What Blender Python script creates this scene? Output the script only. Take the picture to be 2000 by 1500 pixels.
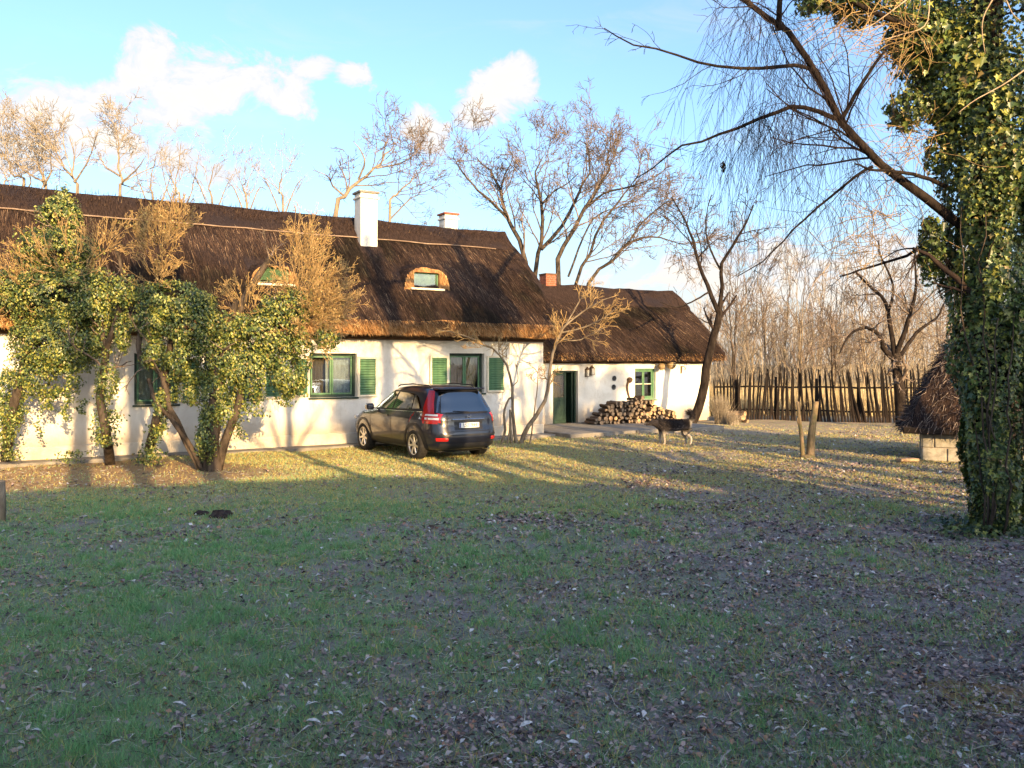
import bpy, bmesh, math, random
import numpy as np
from mathutils import Vector, Matrix

random.seed(7)
for o in list(bpy.data.objects):
    bpy.data.objects.remove(o)
SC = bpy.context.scene
COL = SC.collection

# ------------------------------------------------------------------ camera
F, HC, HY = 1650.0, 2.16, 710.0            # focal length in photo pixels, eye height, horizon row
cam_d = bpy.data.cameras.new('camera')
cam_d.sensor_width = 36.0
cam_d.lens = 36.0 * F / 2000.0
cam_d.shift_y = -(750.0 - HY) / 2000.0
cam_d.clip_start = 0.05
cam_d.clip_end = 3000.0
cam = bpy.data.objects.new('camera', cam_d)
COL.objects.link(cam)
cam.location = (0, 0, HC)
cam.rotation_euler = (math.pi / 2, 0, 0)
SC.camera = cam

# ------------------------------------------------------------------ sun, sky, exposure
SUN_AZ, SUN_EL = math.radians(153.0), math.radians(13.5)     # azimuth clockwise from +Y
EXPOSURE = 1.56
SUN_STRENGTH = 4.4
SKY_STRENGTH = 0.15
SUN = Vector((math.sin(SUN_AZ) * math.cos(SUN_EL), math.cos(SUN_AZ) * math.cos(SUN_EL), math.sin(SUN_EL)))
sun_d = bpy.data.lights.new('sun', 'SUN')
sun_d.energy = SUN_STRENGTH
sun_d.angle = math.radians(0.35)
sun_d.color = (1.0, 0.655, 0.30)
sun = bpy.data.objects.new('sun', sun_d)
COL.objects.link(sun)
sun.location = (20, -40, 30)
sun.rotation_euler = SUN.to_track_quat('Z', 'Y').to_euler()

SC.view_settings.view_transform = 'Standard'
SC.view_settings.look = 'None'
SC.view_settings.gamma = 1.0
SC.view_settings.use_curve_mapping = False
SC.view_settings.exposure = EXPOSURE
SC.render.engine = 'CYCLES'
SC.cycles.use_denoising = True
SC.cycles.max_bounces = 5
SC.cycles.transparent_max_bounces = 8
SC.cycles.sample_clamp_indirect = 6.0

world = bpy.data.worlds.new('World')
SC.world = world
world.use_nodes = True


class NG:
    """small helper to write shader node graphs as expressions"""
    def __init__(self, tree):
        self.t = tree

    def n(self, kind, **kw):
        nd = self.t.nodes.new(kind)
        for k, v in kw.items():
            setattr(nd, k, v)
        return nd

    def put(self, sock, v):
        if hasattr(v, 'is_output') or isinstance(v, bpy.types.NodeSocket):
            self.t.links.new(v, sock)
        elif isinstance(v, (tuple, list)) and sock.type == 'RGBA' and len(v) == 3:
            sock.default_value = (*v, 1)
        else:
            sock.default_value = v

    def m(self, op, a, b=0.0, c=None, clamp=False):
        nd = self.n('ShaderNodeMath', operation=op, use_clamp=clamp)
        self.put(nd.inputs[0], a)
        self.put(nd.inputs[1], b)
        if c is not None:
            self.put(nd.inputs[2], c)
        return nd.outputs[0]

    def mix(self, fac, a, b, blend='MIX'):
        nd = self.n('ShaderNodeMix', data_type='RGBA', blend_type=blend)
        self.put(nd.inputs[0], fac)
        self.put(nd.inputs[6], a)
        self.put(nd.inputs[7], b)
        return nd.outputs[2]

    def ramp(self, v, lo, hi):
        nd = self.n('ShaderNodeMapRange', interpolation_type='SMOOTHSTEP')
        self.put(nd.inputs[0], v)
        nd.inputs[1].default_value = lo
        nd.inputs[2].default_value = hi
        return nd.outputs[0]

    def noise(self, vec, scale, detail=4.0, rough=0.55, dist=0.0):
        nd = self.n('ShaderNodeTexNoise')
        if vec is not None:
            self.put(nd.inputs['Vector'], vec)
        nd.inputs['Scale'].default_value = scale
        nd.inputs['Detail'].default_value = detail
        nd.inputs['Roughness'].default_value = rough
        nd.inputs['Distortion'].default_value = dist
        return nd.outputs['Fac']

    def xyz(self, v):
        nd = self.n('ShaderNodeSeparateXYZ')
        self.put(nd.inputs[0], v)
        return nd.outputs

    def vec(self, x, y, z):
        nd = self.n('ShaderNodeCombineXYZ')
        for i, q in enumerate((x, y, z)):
            self.put(nd.inputs[i], q)
        return nd.outputs[0]

    def scaled(self, v, s):
        nd = self.n('ShaderNodeVectorMath', operation='MULTIPLY')
        self.put(nd.inputs[0], v)
        nd.inputs[1].default_value = s
        return nd.outputs[0]


def build_world():
    g = NG(world.node_tree)
    bg = world.node_tree.nodes['Background']
    out = world.node_tree.nodes['World Output']
    sky = g.n('ShaderNodeTexSky', sky_type='NISHITA')
    sky.sun_disc = False
    sky.sun_elevation = SUN_EL
    sky.sun_rotation = SUN_AZ
    sky.air_density = 0.95
    sky.dust_density = 3.5
    sky.ozone_density = 3.0
    sky.altitude = 100.0
    g.put(bg.inputs[0], sky.outputs[0])
    bg.inputs[1].default_value = SKY_STRENGTH
    tc = g.n('ShaderNodeTexCoord').outputs['Generated']
    x, y, z = g.xyz(tc)[:3]
    az = g.m('ARCTAN2', x, y)
    el = g.m('ARCSINE', z)
    p = g.vec(az, g.m('MULTIPLY', el, 1.5), 0.0)
    big = g.noise(p, 4.0, 6.0, 0.6, 0.2)
    fine = g.noise(p, 15.0, 9.0, 0.66, 0.5)
    # cumulus heaps: centre azimuth, elevation, half widths (radians)
    heaps = [
             (.33, .09, .22, .045), (.10, .06, .20, .030), (.75, .20, .16, .06), (-.95, .25, .2, .07),
             (1.5, .22, .25, .07), (-1.7, .26, .25, .08), (2.3, .3, .25, .07), (-2.5, .24, .3, .07)]
    tot = None
    # heaps over the house roof, measured as column, row, half width, half height in the photograph
    for hx, hy, hw_, hh in ((325, 150, 85, 70), (415, 165, 85, 62), (510, 150, 95, 40), (575, 185, 50, 42), (600, 130, 50, 26), (120, 235, 105, 75), (215, 240, 95, 70), (290, 240, 85, 75), (60, 290, 80, 60), (370, 300, 60, 38), (420, 335, 48, 26),
                           (690, 150, 38, 24), (985, 165, 60, 46), (940, 205, 55, 40), (830, 255, 40, 48)):
        tx, tz = (hx - 1000) / 1650, (710 - hy) / 1650
        k = math.sqrt(1 + tx * tx)
        heaps.append((math.atan(tx), math.atan(tz / k), hw_ / 1650 / k / k, hh / 1650 / k))
    for a0, e0, wa, we in heaps:
        da = g.m('DIVIDE', g.m('SUBTRACT', az, a0), wa)
        de = g.m('DIVIDE', g.m('SUBTRACT', el, e0), we)
        r2 = g.m('ADD', g.m('MULTIPLY', da, da), g.m('MULTIPLY', de, de))
        b = g.m('SUBTRACT', 1.0, g.m('MULTIPLY', r2, 0.42), clamp=True)
        tot = b if tot is None else g.m('MAXIMUM', tot, b)
    dens = g.m('ADD', tot, g.m('MULTIPLY', g.m('SUBTRACT', fine, 0.5), 3.4))
    dens = g.m('ADD', dens, g.m('MULTIPLY', g.m('SUBTRACT', big, 0.5), 1.2))
    mask = g.m('MULTIPLY', g.ramp(dens, 0.34, 0.80), g.ramp(tot, 0.02, 0.35))
    wisp = g.m('MULTIPLY', g.ramp(g.noise(g.vec(az, g.m('MULTIPLY', el, 4.0), 3.0), 5.0, 7.0, 0.6, 0.5), 0.52, 0.8), 0.30)
    mask = g.m('MAXIMUM', mask, wisp)
    # low hazy cloud bank all round the horizon
    bank = g.m('MULTIPLY', g.ramp(g.m('ADD', el, g.m('MULTIPLY', g.m('SUBTRACT', big, 0.5), 0.16)), 0.17, 0.02), 0.85)
    mask = g.m('MAXIMUM', mask, bank)
    mask = g.m('MULTIPLY', mask, g.ramp(el, -0.03, 0.0))
    shade = g.ramp(dens, 0.55, 1.25)
    ccol = g.mix(shade, (0.80, 0.84, 0.95), (1.0, 0.96, 0.89))
    ccol = g.mix(bank, ccol, (0.96, 0.90, 0.80))
    cb = g.n('ShaderNodeBackground')
    g.put(cb.inputs[0], ccol)
    cb.inputs[1].default_value = 0.375
    ms = g.n('ShaderNodeMixShader')
    g.put(ms.inputs[0], mask)
    g.put(ms.inputs[1], bg.outputs[0])
    g.put(ms.inputs[2], cb.outputs[0])
    g.put(out.inputs[0], ms.outputs[0])


build_world()

# ------------------------------------------------------------------ measuring helpers (flat ground, level camera)
UA = math.radians(31.57)
U = Vector((math.cos(UA), math.sin(UA)))        # along the house fronts
N = Vector((-math.sin(UA), math.cos(UA)))       # into the houses


def gp(px, py, z=0.0):
    Y = F * (HC - z) / (py - HY)
    return Vector(((px - 1000) / F * Y, Y, z))


def pp(px, py, Y):
    return Vector(((px - 1000) / F * Y, Y, HC - (py - HY) / F * Y))


def on_wall(px, py, n):
    rx = (px - 1000) / F
    Y = n / (N.x * rx + N.y)
    return U.x * rx * Y + U.y * Y, HC - (py - HY) / F * Y


def hw(s, n, z=0.0):
    return Vector((U.x * s + N.x * n, U.y * s + N.y * n, z))


# ------------------------------------------------------------------ mesh helpers
def link(o, parent=None):
    COL.objects.link(o)
    if parent is not None:
        o.parent = parent
    return o


def mesh_np(name, V, Fc, mats, parent=None, smooth=False, col=None, mi=None):
    """V (n,3), Fc (m,k) equal sized faces"""
    V = np.asarray(V, dtype=np.float32)
    Fc = np.asarray(Fc, dtype=np.int32)
    me = bpy.data.meshes.new(name)
    me.vertices.add(len(V))
    me.vertices.foreach_set('co', V.ravel())
    m, k = Fc.shape
    me.loops.add(m * k)
    me.loops.foreach_set('vertex_index', Fc.ravel())
    me.polygons.add(m)
    me.polygons.foreach_set('loop_start', np.arange(0, m * k, k, dtype=np.int32))
    me.polygons.foreach_set('loop_total', np.full(m, k, dtype=np.int32))
    if mi is not None:
        me.polygons.foreach_set('material_index', np.asarray(mi, dtype=np.int32))
    me.update(calc_edges=True)
    if smooth:
        me.polygons.foreach_set('use_smooth', np.ones(m, dtype=bool))
    if col is not None:
        a = me.attributes.new('Col', 'FLOAT_COLOR', 'POINT')
        c = np.ones((len(V), 4), dtype=np.float32)
        c[:, :3] = col
        a.data.foreach_set('color', c.ravel())
    for mm in (mats if isinstance(mats, (list, tuple)) else [mats]):
        me.materials.append(mm)
    o = bpy.data.objects.new(name, me)
    return link(o, parent)


class MB:
    """collects polygons; build() links them as one mesh object"""
    def __init__(self):
        self.v, self.f, self.mi = [], [], []

    def add(self, vs, fs, mi=0):
        b = len(self.v)
        self.v.extend([tuple(q) for q in vs])
        for f in fs:
            self.f.append([i + b for i in f])
            self.mi.append(mi)
        return self

    def box(self, x0, x1, y0, y1, z0, z1, bev=0.0, mi=0, M=None):
        x0, x1 = min(x0, x1), max(x0, x1)
        y0, y1 = min(y0, y1), max(y0, y1)
        z0, z1 = min(z0, z1), max(z0, z1)
        bm = bmesh.new()
        bmesh.ops.create_cube(bm, size=1.0)
        for v in bm.verts:
            v.co = Vector(((x0 + x1) / 2 + v.co.x * (x1 - x0), (y0 + y1) / 2 + v.co.y * (y1 - y0), (z0 + z1) / 2 + v.co.z * (z1 - z0)))
        if bev > 0:
            bmesh.ops.bevel(bm, geom=list(bm.edges), offset=min(bev, 0.45 * min(x1 - x0, y1 - y0, z1 - z0)), segments=1, affect='EDGES')
        if M is not None:
            bm.transform(M)
        bm.verts.index_update()
        self.add([v.co[:] for v in bm.verts], [[v.index for v in f.verts] for f in bm.faces], mi)
        bm.free()
        return self

    def tube(self, pts, rad, sides=8, mi=0, cap=True):
        pts = np.asarray([tuple(p) for p in pts], dtype=float)
        rad = np.asarray(rad if hasattr(rad, '__len__') else [rad] * len(pts), dtype=float)
        V, Fc = tube_batch(pts[None], rad[None], sides)
        fs = [list(f) for f in Fc]
        if cap:
            fs.append(list(range(sides))[::-1])
            fs.append(list(range((len(pts) - 1) * sides, len(pts) * sides)))
        return self.add(V, fs, mi)

    def lathe(self, prof, seg=16, M=None, mi=0):
        """prof: (r, z) list"""
        vs, fs = [], []
        for r, z in prof:
            for i in range(seg):
                a = 2 * math.pi * i / seg
                p = Vector((r * math.cos(a), r * math.sin(a), z))
                vs.append(M @ p if M is not None else p)
        for j in range(len(prof) - 1):
            for i in range(seg):
                k = (i + 1) % seg
                fs.append([j * seg + i, j * seg + k, (j + 1) * seg + k, (j + 1) * seg + i])
        fs.append(list(range(seg))[::-1])
        fs.append([(len(prof) - 1) * seg + i for i in range(seg)])
        return self.add(vs, fs, mi)

    def build(self, name, mats, parent=None, smooth=False):
        me = bpy.data.meshes.new(name)
        me.from_pydata([tuple(map(float, q)) for q in self.v], [], self.f)
        me.polygons.foreach_set('material_index', self.mi)
        if smooth:
            me.polygons.foreach_set('use_smooth', [True] * len(self.f))
        for mm in (mats if isinstance(mats, (list, tuple)) else [mats]):
            me.materials.append(mm)
        me.update()
        return link(bpy.data.objects.new(name, me), parent)


def tube_batch(pts, rad, sides):
    """pts (B,n,3), rad (B,n) -> verts, quad faces"""
    B, n, _ = pts.shape
    T = np.empty_like(pts)
    T[:, 1:-1] = pts[:, 2:] - pts[:, :-2]
    T[:, 0] = pts[:, 1] - pts[:, 0]
    T[:, -1] = pts[:, -1] - pts[:, -2]
    T /= np.linalg.norm(T, axis=2, keepdims=True) + 1e-9
    ref = np.zeros((B, 1, 3))
    mean = np.abs(T.mean(axis=1))
    k = np.argmin(mean, axis=1)
    ref[np.arange(B), 0, k] = 1.0
    A = np.cross(T, np.broadcast_to(ref, T.shape))
    A /= np.linalg.norm(A, axis=2, keepdims=True) + 1e-9
    Bn = np.cross(T, A)
    ang = np.linspace(0, 2 * np.pi, sides, endpoint=False)
    ca, sa = np.cos(ang), np.sin(ang)
    V = pts[:, :, None, :] + rad[:, :, None, None] * (A[:, :, None, :] * ca[None, None, :, None] + Bn[:, :, None, :] * sa[None, None, :, None])
    V = V.reshape(-1, 3)
    idx = np.arange(B * n * sides).reshape(B, n, sides)
    a = idx[:, :-1, :]
    b = np.roll(a, -1, axis=2)
    c = idx[:, 1:, :]
    d = np.roll(c, -1, axis=2)
    Fc = np.stack([a, b, d, c], axis=-1).reshape(-1, 4)
    return V, Fc


def thing(name, label, cat, loc=(0, 0, 0), rotz=0.0, group=None):
    o = bpy.data.objects.new(name, None)
    o.empty_display_size = 0.2
    COL.objects.link(o)
    o.location = loc
    o.rotation_euler = (0, 0, rotz)
    return tag(o, label, cat, group)


def tag(o, label, cat, group=None):
    o['label'] = label
    o['category'] = cat
    if group:
        o['group'] = group
    return o


def kind(o, k, label=None):
    o['kind'] = k
    if label:
        o['label'] = label
    return o


def copy_tree(o, parent=None):
    c = o.copy()
    COL.objects.link(c)
    c.parent = parent
    for ch in o.children:
        copy_tree(ch, c)
    return c


# ------------------------------------------------------------------ materials
def material(name):
    m = bpy.data.materials.new(name)
    m.use_nodes = True
    return m, NG(m.node_tree), m.node_tree.nodes['Principled BSDF']


def M_noise(name, c1, c2, scale=8.0, stretch=(1, 1, 1), rough=0.85, bump=0.3, bscale=None, detail=6.0, lo=0.35, hi=0.65, spec=0.3, c3=None, s3=1.5, metal=0.0, bdist=0.02, world_space=False):
    m, g, b = material(name)
    co = g.n('ShaderNodeTexCoord').outputs['Object']
    if world_space:
        co = g.n('ShaderNodeNewGeometry').outputs['Position']
    v = g.scaled(co, stretch)
    f = g.noise(v, scale, detail, 0.62)
    c = g.mix(g.ramp(f, lo, hi), c1, c2)
    if c3 is not None:
        c = g.mix(g.ramp(g.noise(co, s3, 4.0, 0.6), 0.45, 0.7), c, c3)
    g.put(b.inputs['Base Color'], c)
    b.inputs['Roughness'].default_value = rough
    b.inputs['Specular IOR Level'].default_value = spec
    b.inputs['Metallic'].default_value = metal
    if bump:
        bp = g.n('ShaderNodeBump')
        bp.inputs['Strength'].default_value = bump
        bp.inputs['Distance'].default_value = bdist
        g.put(bp.inputs['Height'], g.noise(v, bscale or scale * 2, 6.0, 0.65))
        g.put(b.inputs['Normal'], bp.outputs[0])
    return m


def M_plain(name, c, rough=0.5, spec=0.5, metal=0.0, coat=0.0, var=0.12, scale=20.0):
    m, g, b = material(name)
    co = g.n('ShaderNodeTexCoord').outputs['Object']
    f = g.noise(co, scale, 4.0, 0.6)
    g.put(b.inputs['Base Color'], g.mix(f, tuple(q * (1 - var) for q in c), tuple(min(1, q * (1 + var)) for q in c)))
    b.inputs['Roughness'].default_value = rough
    b.inputs['Specular IOR Level'].default_value = spec
    b.inputs['Metallic'].default_value = metal
    b.inputs['Coat Weight'].default_value = coat
    b.inputs['Coat Roughness'].default_value = 0.04
    return m


def M_attr(name, rough=0.6, spec=0.3, transl=0.0, var=0.25, scale=6.0):
    """colour per piece from the mesh's Col attribute"""
    m, g, b = material(name)
    a = g.n('ShaderNodeAttribute')
    a.attribute_name = 'Col'
    co = g.n('ShaderNodeTexCoord').outputs['Object']
    f = g.noise(co, scale, 3.0, 0.6)
    c = g.mix(1.0, a.outputs['Color'], g.mix(f, (1 - var,) * 3, (1 + var,) * 3), 'MULTIPLY')
    g.put(b.inputs['Base Color'], c)
    b.inputs['Roughness'].default_value = rough
    b.inputs['Specular IOR Level'].default_value = spec
    if transl > 0:
        t = g.n('ShaderNodeBsdfTranslucent')
        g.put(t.inputs[0], c)
        ms = g.n('ShaderNodeMixShader')
        ms.inputs[0].default_value = transl
        g.put(ms.inputs[1], b.outputs[0])
        g.put(ms.inputs[2], t.outputs[0])
        out = m.node_tree.nodes['Material Output']
        g.put(out.inputs[0], ms.outputs[0])
    return m


def M_glass(name, tint=(0.75, 0.8, 0.8), refl=(0.9, 0.95, 1.0), base=0.06):
    """pane: mirror at grazing angles, see-through otherwise"""
    m, g, b = material(name)
    m.node_tree.nodes.remove(b)
    tr = g.n('ShaderNodeBsdfTransparent')
    tr.inputs[0].default_value = (*tint, 1)
    gl = g.n('ShaderNodeBsdfGlossy')
    gl.inputs[0].default_value = (*refl, 1)
    gl.inputs['Roughness'].default_value = 0.015
    fr = g.n('ShaderNodeFresnel')
    fr.inputs[0].default_value = 1.5
    ms = g.n('ShaderNodeMixShader')
    g.put(ms.inputs[0], g.m('ADD', g.m('MULTIPLY', fr.outputs[0], 1.6), base, clamp=True))
    g.put(ms.inputs[1], tr.outputs[0])
    g.put(ms.inputs[2], gl.outputs[0])
    g.put(m.node_tree.nodes['Material Output'].inputs[0], ms.outputs[0])
    return m


MAT = {}
MAT['plaster'] = M_noise('lime_plaster', (0.62, 0.60, 0.55), (0.68, 0.66, 0.61), 3.0, bump=0.35, bscale=9.0, rough=0.95, spec=0.1, c3=(0.55, 0.50, 0.42), s3=1.1, bdist=0.03)


def M_limewash(name):
    m, g, b = material(name)
    co = g.n('ShaderNodeTexCoord').outputs['Object']
    x, y, z = g.xyz(co)[:3]
    n1 = g.noise(co, 1.3, 6.0, 0.65, 0.4)
    n2 = g.noise(co, 7.0, 6.0, 0.65)
    n3 = g.noise(g.scaled(co, (5, 5, 0.8)), 3.0, 5.0, 0.6)
    c = g.mix(g.ramp(n1, 0.35, 0.65), (0.60, 0.575, 0.52), (0.69, 0.675, 0.63))
    c = g.mix(g.m('MULTIPLY', g.ramp(n2, 0.55, 0.72), 0.45), c, (0.50, 0.44, 0.35))
    c = g.mix(g.m('MULTIPLY', g.ramp(n3, 0.54, 0.70), 0.40), c, (0.47, 0.42, 0.35))
    splash = g.m('MULTIPLY', g.ramp(g.m('SUBTRACT', z, g.m('MULTIPLY', n1, 0.9)), 0.45, -0.25), 0.75)
    c = g.mix(splash, c, (0.36, 0.28, 0.19))
    g.put(b.inputs['Base Color'], c)
    b.inputs['Roughness'].default_value = 0.95
    b.inputs['Specular IOR Level'].default_value = 0.1
    bp = g.n('ShaderNodeBump')
    bp.inputs['Strength'].default_value = 0.55
    bp.inputs['Distance'].default_value = 0.04
    g.put(bp.inputs['Height'], g.m('ADD', n1, g.m('MULTIPLY', n2, 0.5)))
    g.put(b.inputs['Normal'], bp.outputs[0])
    return m


MAT['limewash'] = M_limewash('old_limewash')
MAT['plinth'] = M_noise('plinth_plaster', (0.46, 0.42, 0.35), (0.54, 0.50, 0.42), 5.0, bump=0.4, rough=0.95, spec=0.1, c3=(0.45, 0.38, 0.30), s3=2.0)
MAT['thatch'] = M_noise('weathered_thatch', (0.022, 0.015, 0.014), (0.060, 0.039, 0.031), 5.0, (9, 1.2, 1.2), bump=1.0, bscale=7.0, rough=0.95, spec=0.08, c3=(0.030, 0.024, 0.028), s3=0.7, bdist=0.06)
MAT['cutreed'] = M_noise('cut_reed_ends', (0.25, 0.125, 0.05), (0.44, 0.25, 0.11), 14.0, (1, 1, 0.5), bump=1.0, bscale=30.0, rough=0.9, spec=0.1, bdist=0.03, c3=(0.24, 0.12, 0.05), s3=3.0)
MAT['strand'] = M_attr('reed_strands', 0.9, 0.1)
MAT['oldwood'] = M_noise('weathered_wood', (0.07, 0.045, 0.03), (0.16, 0.10, 0.06), 6.0, (1, 1, 6), bump=0.5, rough=0.9, spec=0.15)
MAT['palewood'] = M_noise('pale_pole_wood', (0.30, 0.22, 0.15), (0.45, 0.35, 0.24), 6.0, bump=0.3, rough=0.85, spec=0.15)
MAT['green'] = M_noise('green_paint', (0.055, 0.14, 0.075), (0.085, 0.19, 0.10), 9.0, rough=0.55, bump=0.1, spec=0.35, c3=(0.12, 0.20, 0.11), s3=4.0)
MAT['darkgreen'] = M_noise('dark_green_paint', (0.007, 0.022, 0.016), (0.013, 0.036, 0.025), 9.0, rough=0.5, bump=0.1, spec=0.35)
MAT['cream'] = M_noise('cream_paint', (0.62, 0.56, 0.42), (0.72, 0.66, 0.52), 9.0, rough=0.6, bump=0.1, spec=0.3)
MAT['glass'] = M_glass('window_glass')
MAT['curtain_white'] = M_noise('white_curtain', (0.45, 0.46, 0.46), (0.6, 0.6, 0.58), 6.0, (6, 1, 0.5), rough=0.95, bump=0.2)
MAT['curtain_brown'] = M_noise('brown_curtain', (0.13, 0.085, 0.05), (0.22, 0.15, 0.09), 6.0, (6, 1, 0.5), rough=0.95, bump=0.2)
MAT['curtain_cream'] = M_noise('cream_curtain', (0.48, 0.36, 0.20), (0.60, 0.46, 0.27), 6.0, (6, 1, 0.5), rough=0.95, bump=0.2)
MAT['brick'] = M_noise('red_brick', (0.22, 0.075, 0.045), (0.34, 0.13, 0.08), 12.0, bump=0.4, rough=0.9, spec=0.15)
MAT['mortar'] = M_noise('mortar', (0.28, 0.24, 0.20), (0.40, 0.35, 0.30), 14.0, bump=0.4, rough=0.95)
MAT['concrete'] = M_noise('concrete', (0.15, 0.14, 0.125), (0.24, 0.225, 0.20), 4.0, bump=0.4, rough=0.95, c3=(0.17, 0.155, 0.13), s3=1.2)
MAT['bark'] = M_noise('grey_brown_bark', (0.034, 0.027, 0.021), (0.095, 0.074, 0.057), 9.0, (1, 1, 0.35), bump=0.9, rough=0.95, spec=0.1, bdist=0.03)
MAT['bark_dark'] = M_noise('dark_bark', (0.012, 0.009, 0.008), (0.034, 0.026, 0.021), 9.0, (1, 1, 0.35), bump=0.9, rough=0.95, spec=0.1, bdist=0.03)
MAT['bark_tan'] = M_noise('tan_bark', (0.14, 0.11, 0.08), (0.27, 0.22, 0.155), 8.0, (1, 1, 0.35), bump=0.6, rough=0.95, spec=0.1)
MAT['twig_tan'] = M_noise('tan_twigs', (0.22, 0.185, 0.14), (0.36, 0.31, 0.24), 2.0, bump=0.0, rough=0.9, spec=0.1)
MAT['twig_brown'] = M_noise('brown_twigs', (0.10, 0.078, 0.062), (0.22, 0.17, 0.135), 2.0, bump=0.0, rough=0.9, spec=0.1)
MAT['twig_dark'] = M_noise('dark_twigs', (0.016, 0.013, 0.014), (0.05, 0.034, 0.027), 2.0, bump=0.0, rough=0.9, spec=0.1)
MAT['leaf'] = M_attr('ivy_leaves', 0.38, 0.45, 0.18, 0.3, 3.0)
MAT['litter'] = M_attr('leaf_litter', 0.8, 0.2, 0.1)
MAT['grass'] = M_attr('grass_blades', 0.7, 0.25, 0.2)
MAT['chrome'] = M_plain('chrome', (0.75, 0.76, 0.78), 0.12, 0.5, 1.0, var=0.03)
MAT['black'] = M_plain('black_plastic', (0.012, 0.012, 0.014), 0.55, 0.35)
# ------------------------------------------------------------------ ground
def hills(x, y):
    """gentle unevenness of the yard"""
    return (0.030 * np.sin(x * 0.9 + 1.3) * np.sin(y * 0.7 + 0.4) + 0.018 * np.sin(x * 2.3 + y * 1.7) + 0.012 * np.sin(y * 3.9 - x * 1.1)
            + 0.16 * np.exp(-(((x - 3.9) / 1.6) ** 2 + ((y - 19.6) / 0.55) ** 2)))


def build_ground():
    m, g, b = material('lawn_and_earth')
    P = g.n('ShaderNodeNewGeometry').outputs['Position']
    x, y, z = g.xyz(P)[:3]
    n1 = g.noise(P, 0.9, 5.0, 0.6, 0.3)
    n2 = g.noise(P, 5.0, 6.0, 0.65)
    n3 = g.noise(P, 38.0, 5.0, 0.7)
    green = g.mix(n3, (0.12, 0.18, 0.095), (0.31, 0.38, 0.23))
    dry = g.mix(n3, (0.26, 0.21, 0.075), (0.52, 0.42, 0.14))
    lit = g.mix(n3, (0.14, 0.11, 0.125), (0.46, 0.38, 0.395))
    soil = g.mix(n2, (0.25, 0.165, 0.09), (0.42, 0.29, 0.16))
    reed = g.mix(n2, (0.28, 0.21, 0.11), (0.46, 0.36, 0.20))
    # less grass and more leaf litter towards the trees on the right
    west = g.ramp(g.m('ADD', x, g.m('MULTIPLY', g.m('SUBTRACT', n1, 0.5), 9.0)), -3.0, 4.0)
    c = g.mix(g.ramp(g.m('ADD', g.m('MULTIPLY', n1, 0.6), g.m('MULTIPLY', n2, 0.4)), 0.42, 0.60), green, lit)
    c = g.mix(west, c, g.mix(g.ramp(n2, 0.46, 0.68), lit, green))
    far = g.ramp(g.m('ADD', y, g.m('MULTIPLY', g.m('SUBTRACT', n2, 0.5), 5.0)), 12.0, 17.0)  # gold of dry grass past the shade edge also paints in the sunlight
    c = g.mix(g.m('MULTIPLY', far, g.m('SUBTRACT', 0.8, g.m('MULTIPLY', west, 0.45))), c, dry)
    # trodden bare earth under the ivy trees by the house
    ex = g.m('DIVIDE', g.m('ADD', x, 9.0), 4.2)
    ey = g.m('DIVIDE', g.m('SUBTRACT', y, 16.6), 2.2)
    e = g.m('ADD', g.m('ADD', g.m('MULTIPLY', ex, ex), g.m('MULTIPLY', ey, ey)), g.m('MULTIPLY', g.m('SUBTRACT', n2, 0.5), 1.6))
    c = g.mix(g.ramp(e, 1.5, 0.7), c, soil)
    px = g.m('DIVIDE', g.m('SUBTRACT', x, 3.05), 0.42)
    py = g.m('DIVIDE', g.m('SUBTRACT', y, 5.45), 0.30)
    e2 = g.m('ADD', g.m('ADD', g.m('MULTIPLY', px, px), g.m('MULTIPLY', py, py)), g.m('MULTIPLY', g.m('SUBTRACT', n2, 0.5), 2.0))
    c = g.mix(g.ramp(e2, 1.4, 0.6), c, soil)
    c = g.mix(g.ramp(y, 33.5, 37.0), c, reed)
    g.put(b.inputs['Base Color'], c)
    b.inputs['Roughness'].default_value = 0.95
    b.inputs['Specular IOR Level'].default_value = 0.1
    bp = g.n('ShaderNodeBump')
    bp.inputs['Strength'].default_value = 0.9
    bp.inputs['Distance'].default_value = 0.05
    g.put(bp.inputs['Height'], g.m('ADD', g.m('MULTIPLY', n3, 0.7), n2))
    g.put(b.inputs['Normal'], bp.outputs[0])

    def axis(lo, hi, step, far):
        a = list(np.arange(lo, hi, step))
        q, d = hi, step
        while q < far:
            a.append(q)
            d *= 1.5
            q += d
        a.append(far)
        q, d, left = lo, step, []
        while q > -far:
            d *= 1.5
            q -= d
            left.append(max(q, -far))
        return np.array(sorted(set(left + a)))
    xs, ys = axis(-16, 18, 0.22, 1400), axis(0, 36, 0.22, 1400)
    X, Y = np.meshgrid(xs, ys)
    fade = np.clip((28 - np.abs(X)) / 10, 0, 1) * np.clip((48 - np.abs(Y)) / 10, 0, 1)
    Z = hills(X, Y) * fade
    V = np.stack([X, Y, Z], -1).reshape(-1, 3)
    nx, ny = len(xs), len(ys)
    i = np.arange(nx * ny).reshape(ny, nx)
    Fc = np.stack([i[:-1, :-1], i[:-1, 1:], i[1:, 1:], i[1:, :-1]], -1).reshape(-1, 4)
    o = mesh_np('ground', V, Fc, m, smooth=True)
    kind(o, 'structure')


build_ground()


def pave(name, s0, s1, n0, n1, z, cells):
    """slab of cast concrete with uneven edges, joints between the bays"""
    o = bpy.data.objects.new(name, None)
    COL.objects.link(o)
    o.rotation_euler = (0, 0, UA)
    kind(o, 'structure')
    ds = (s1 - s0) / cells
    for i in range(cells):
        a, b2 = s0 + i * ds + 0.006, s0 + (i + 1) * ds - 0.006
        MB().box(a, b2, n0 + 0.02 * math.sin(i * 2.1), n1, -0.1, z + 0.004 * (i % 3), 0.012).build('slab', MAT['concrete'], o)
    return o


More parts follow.
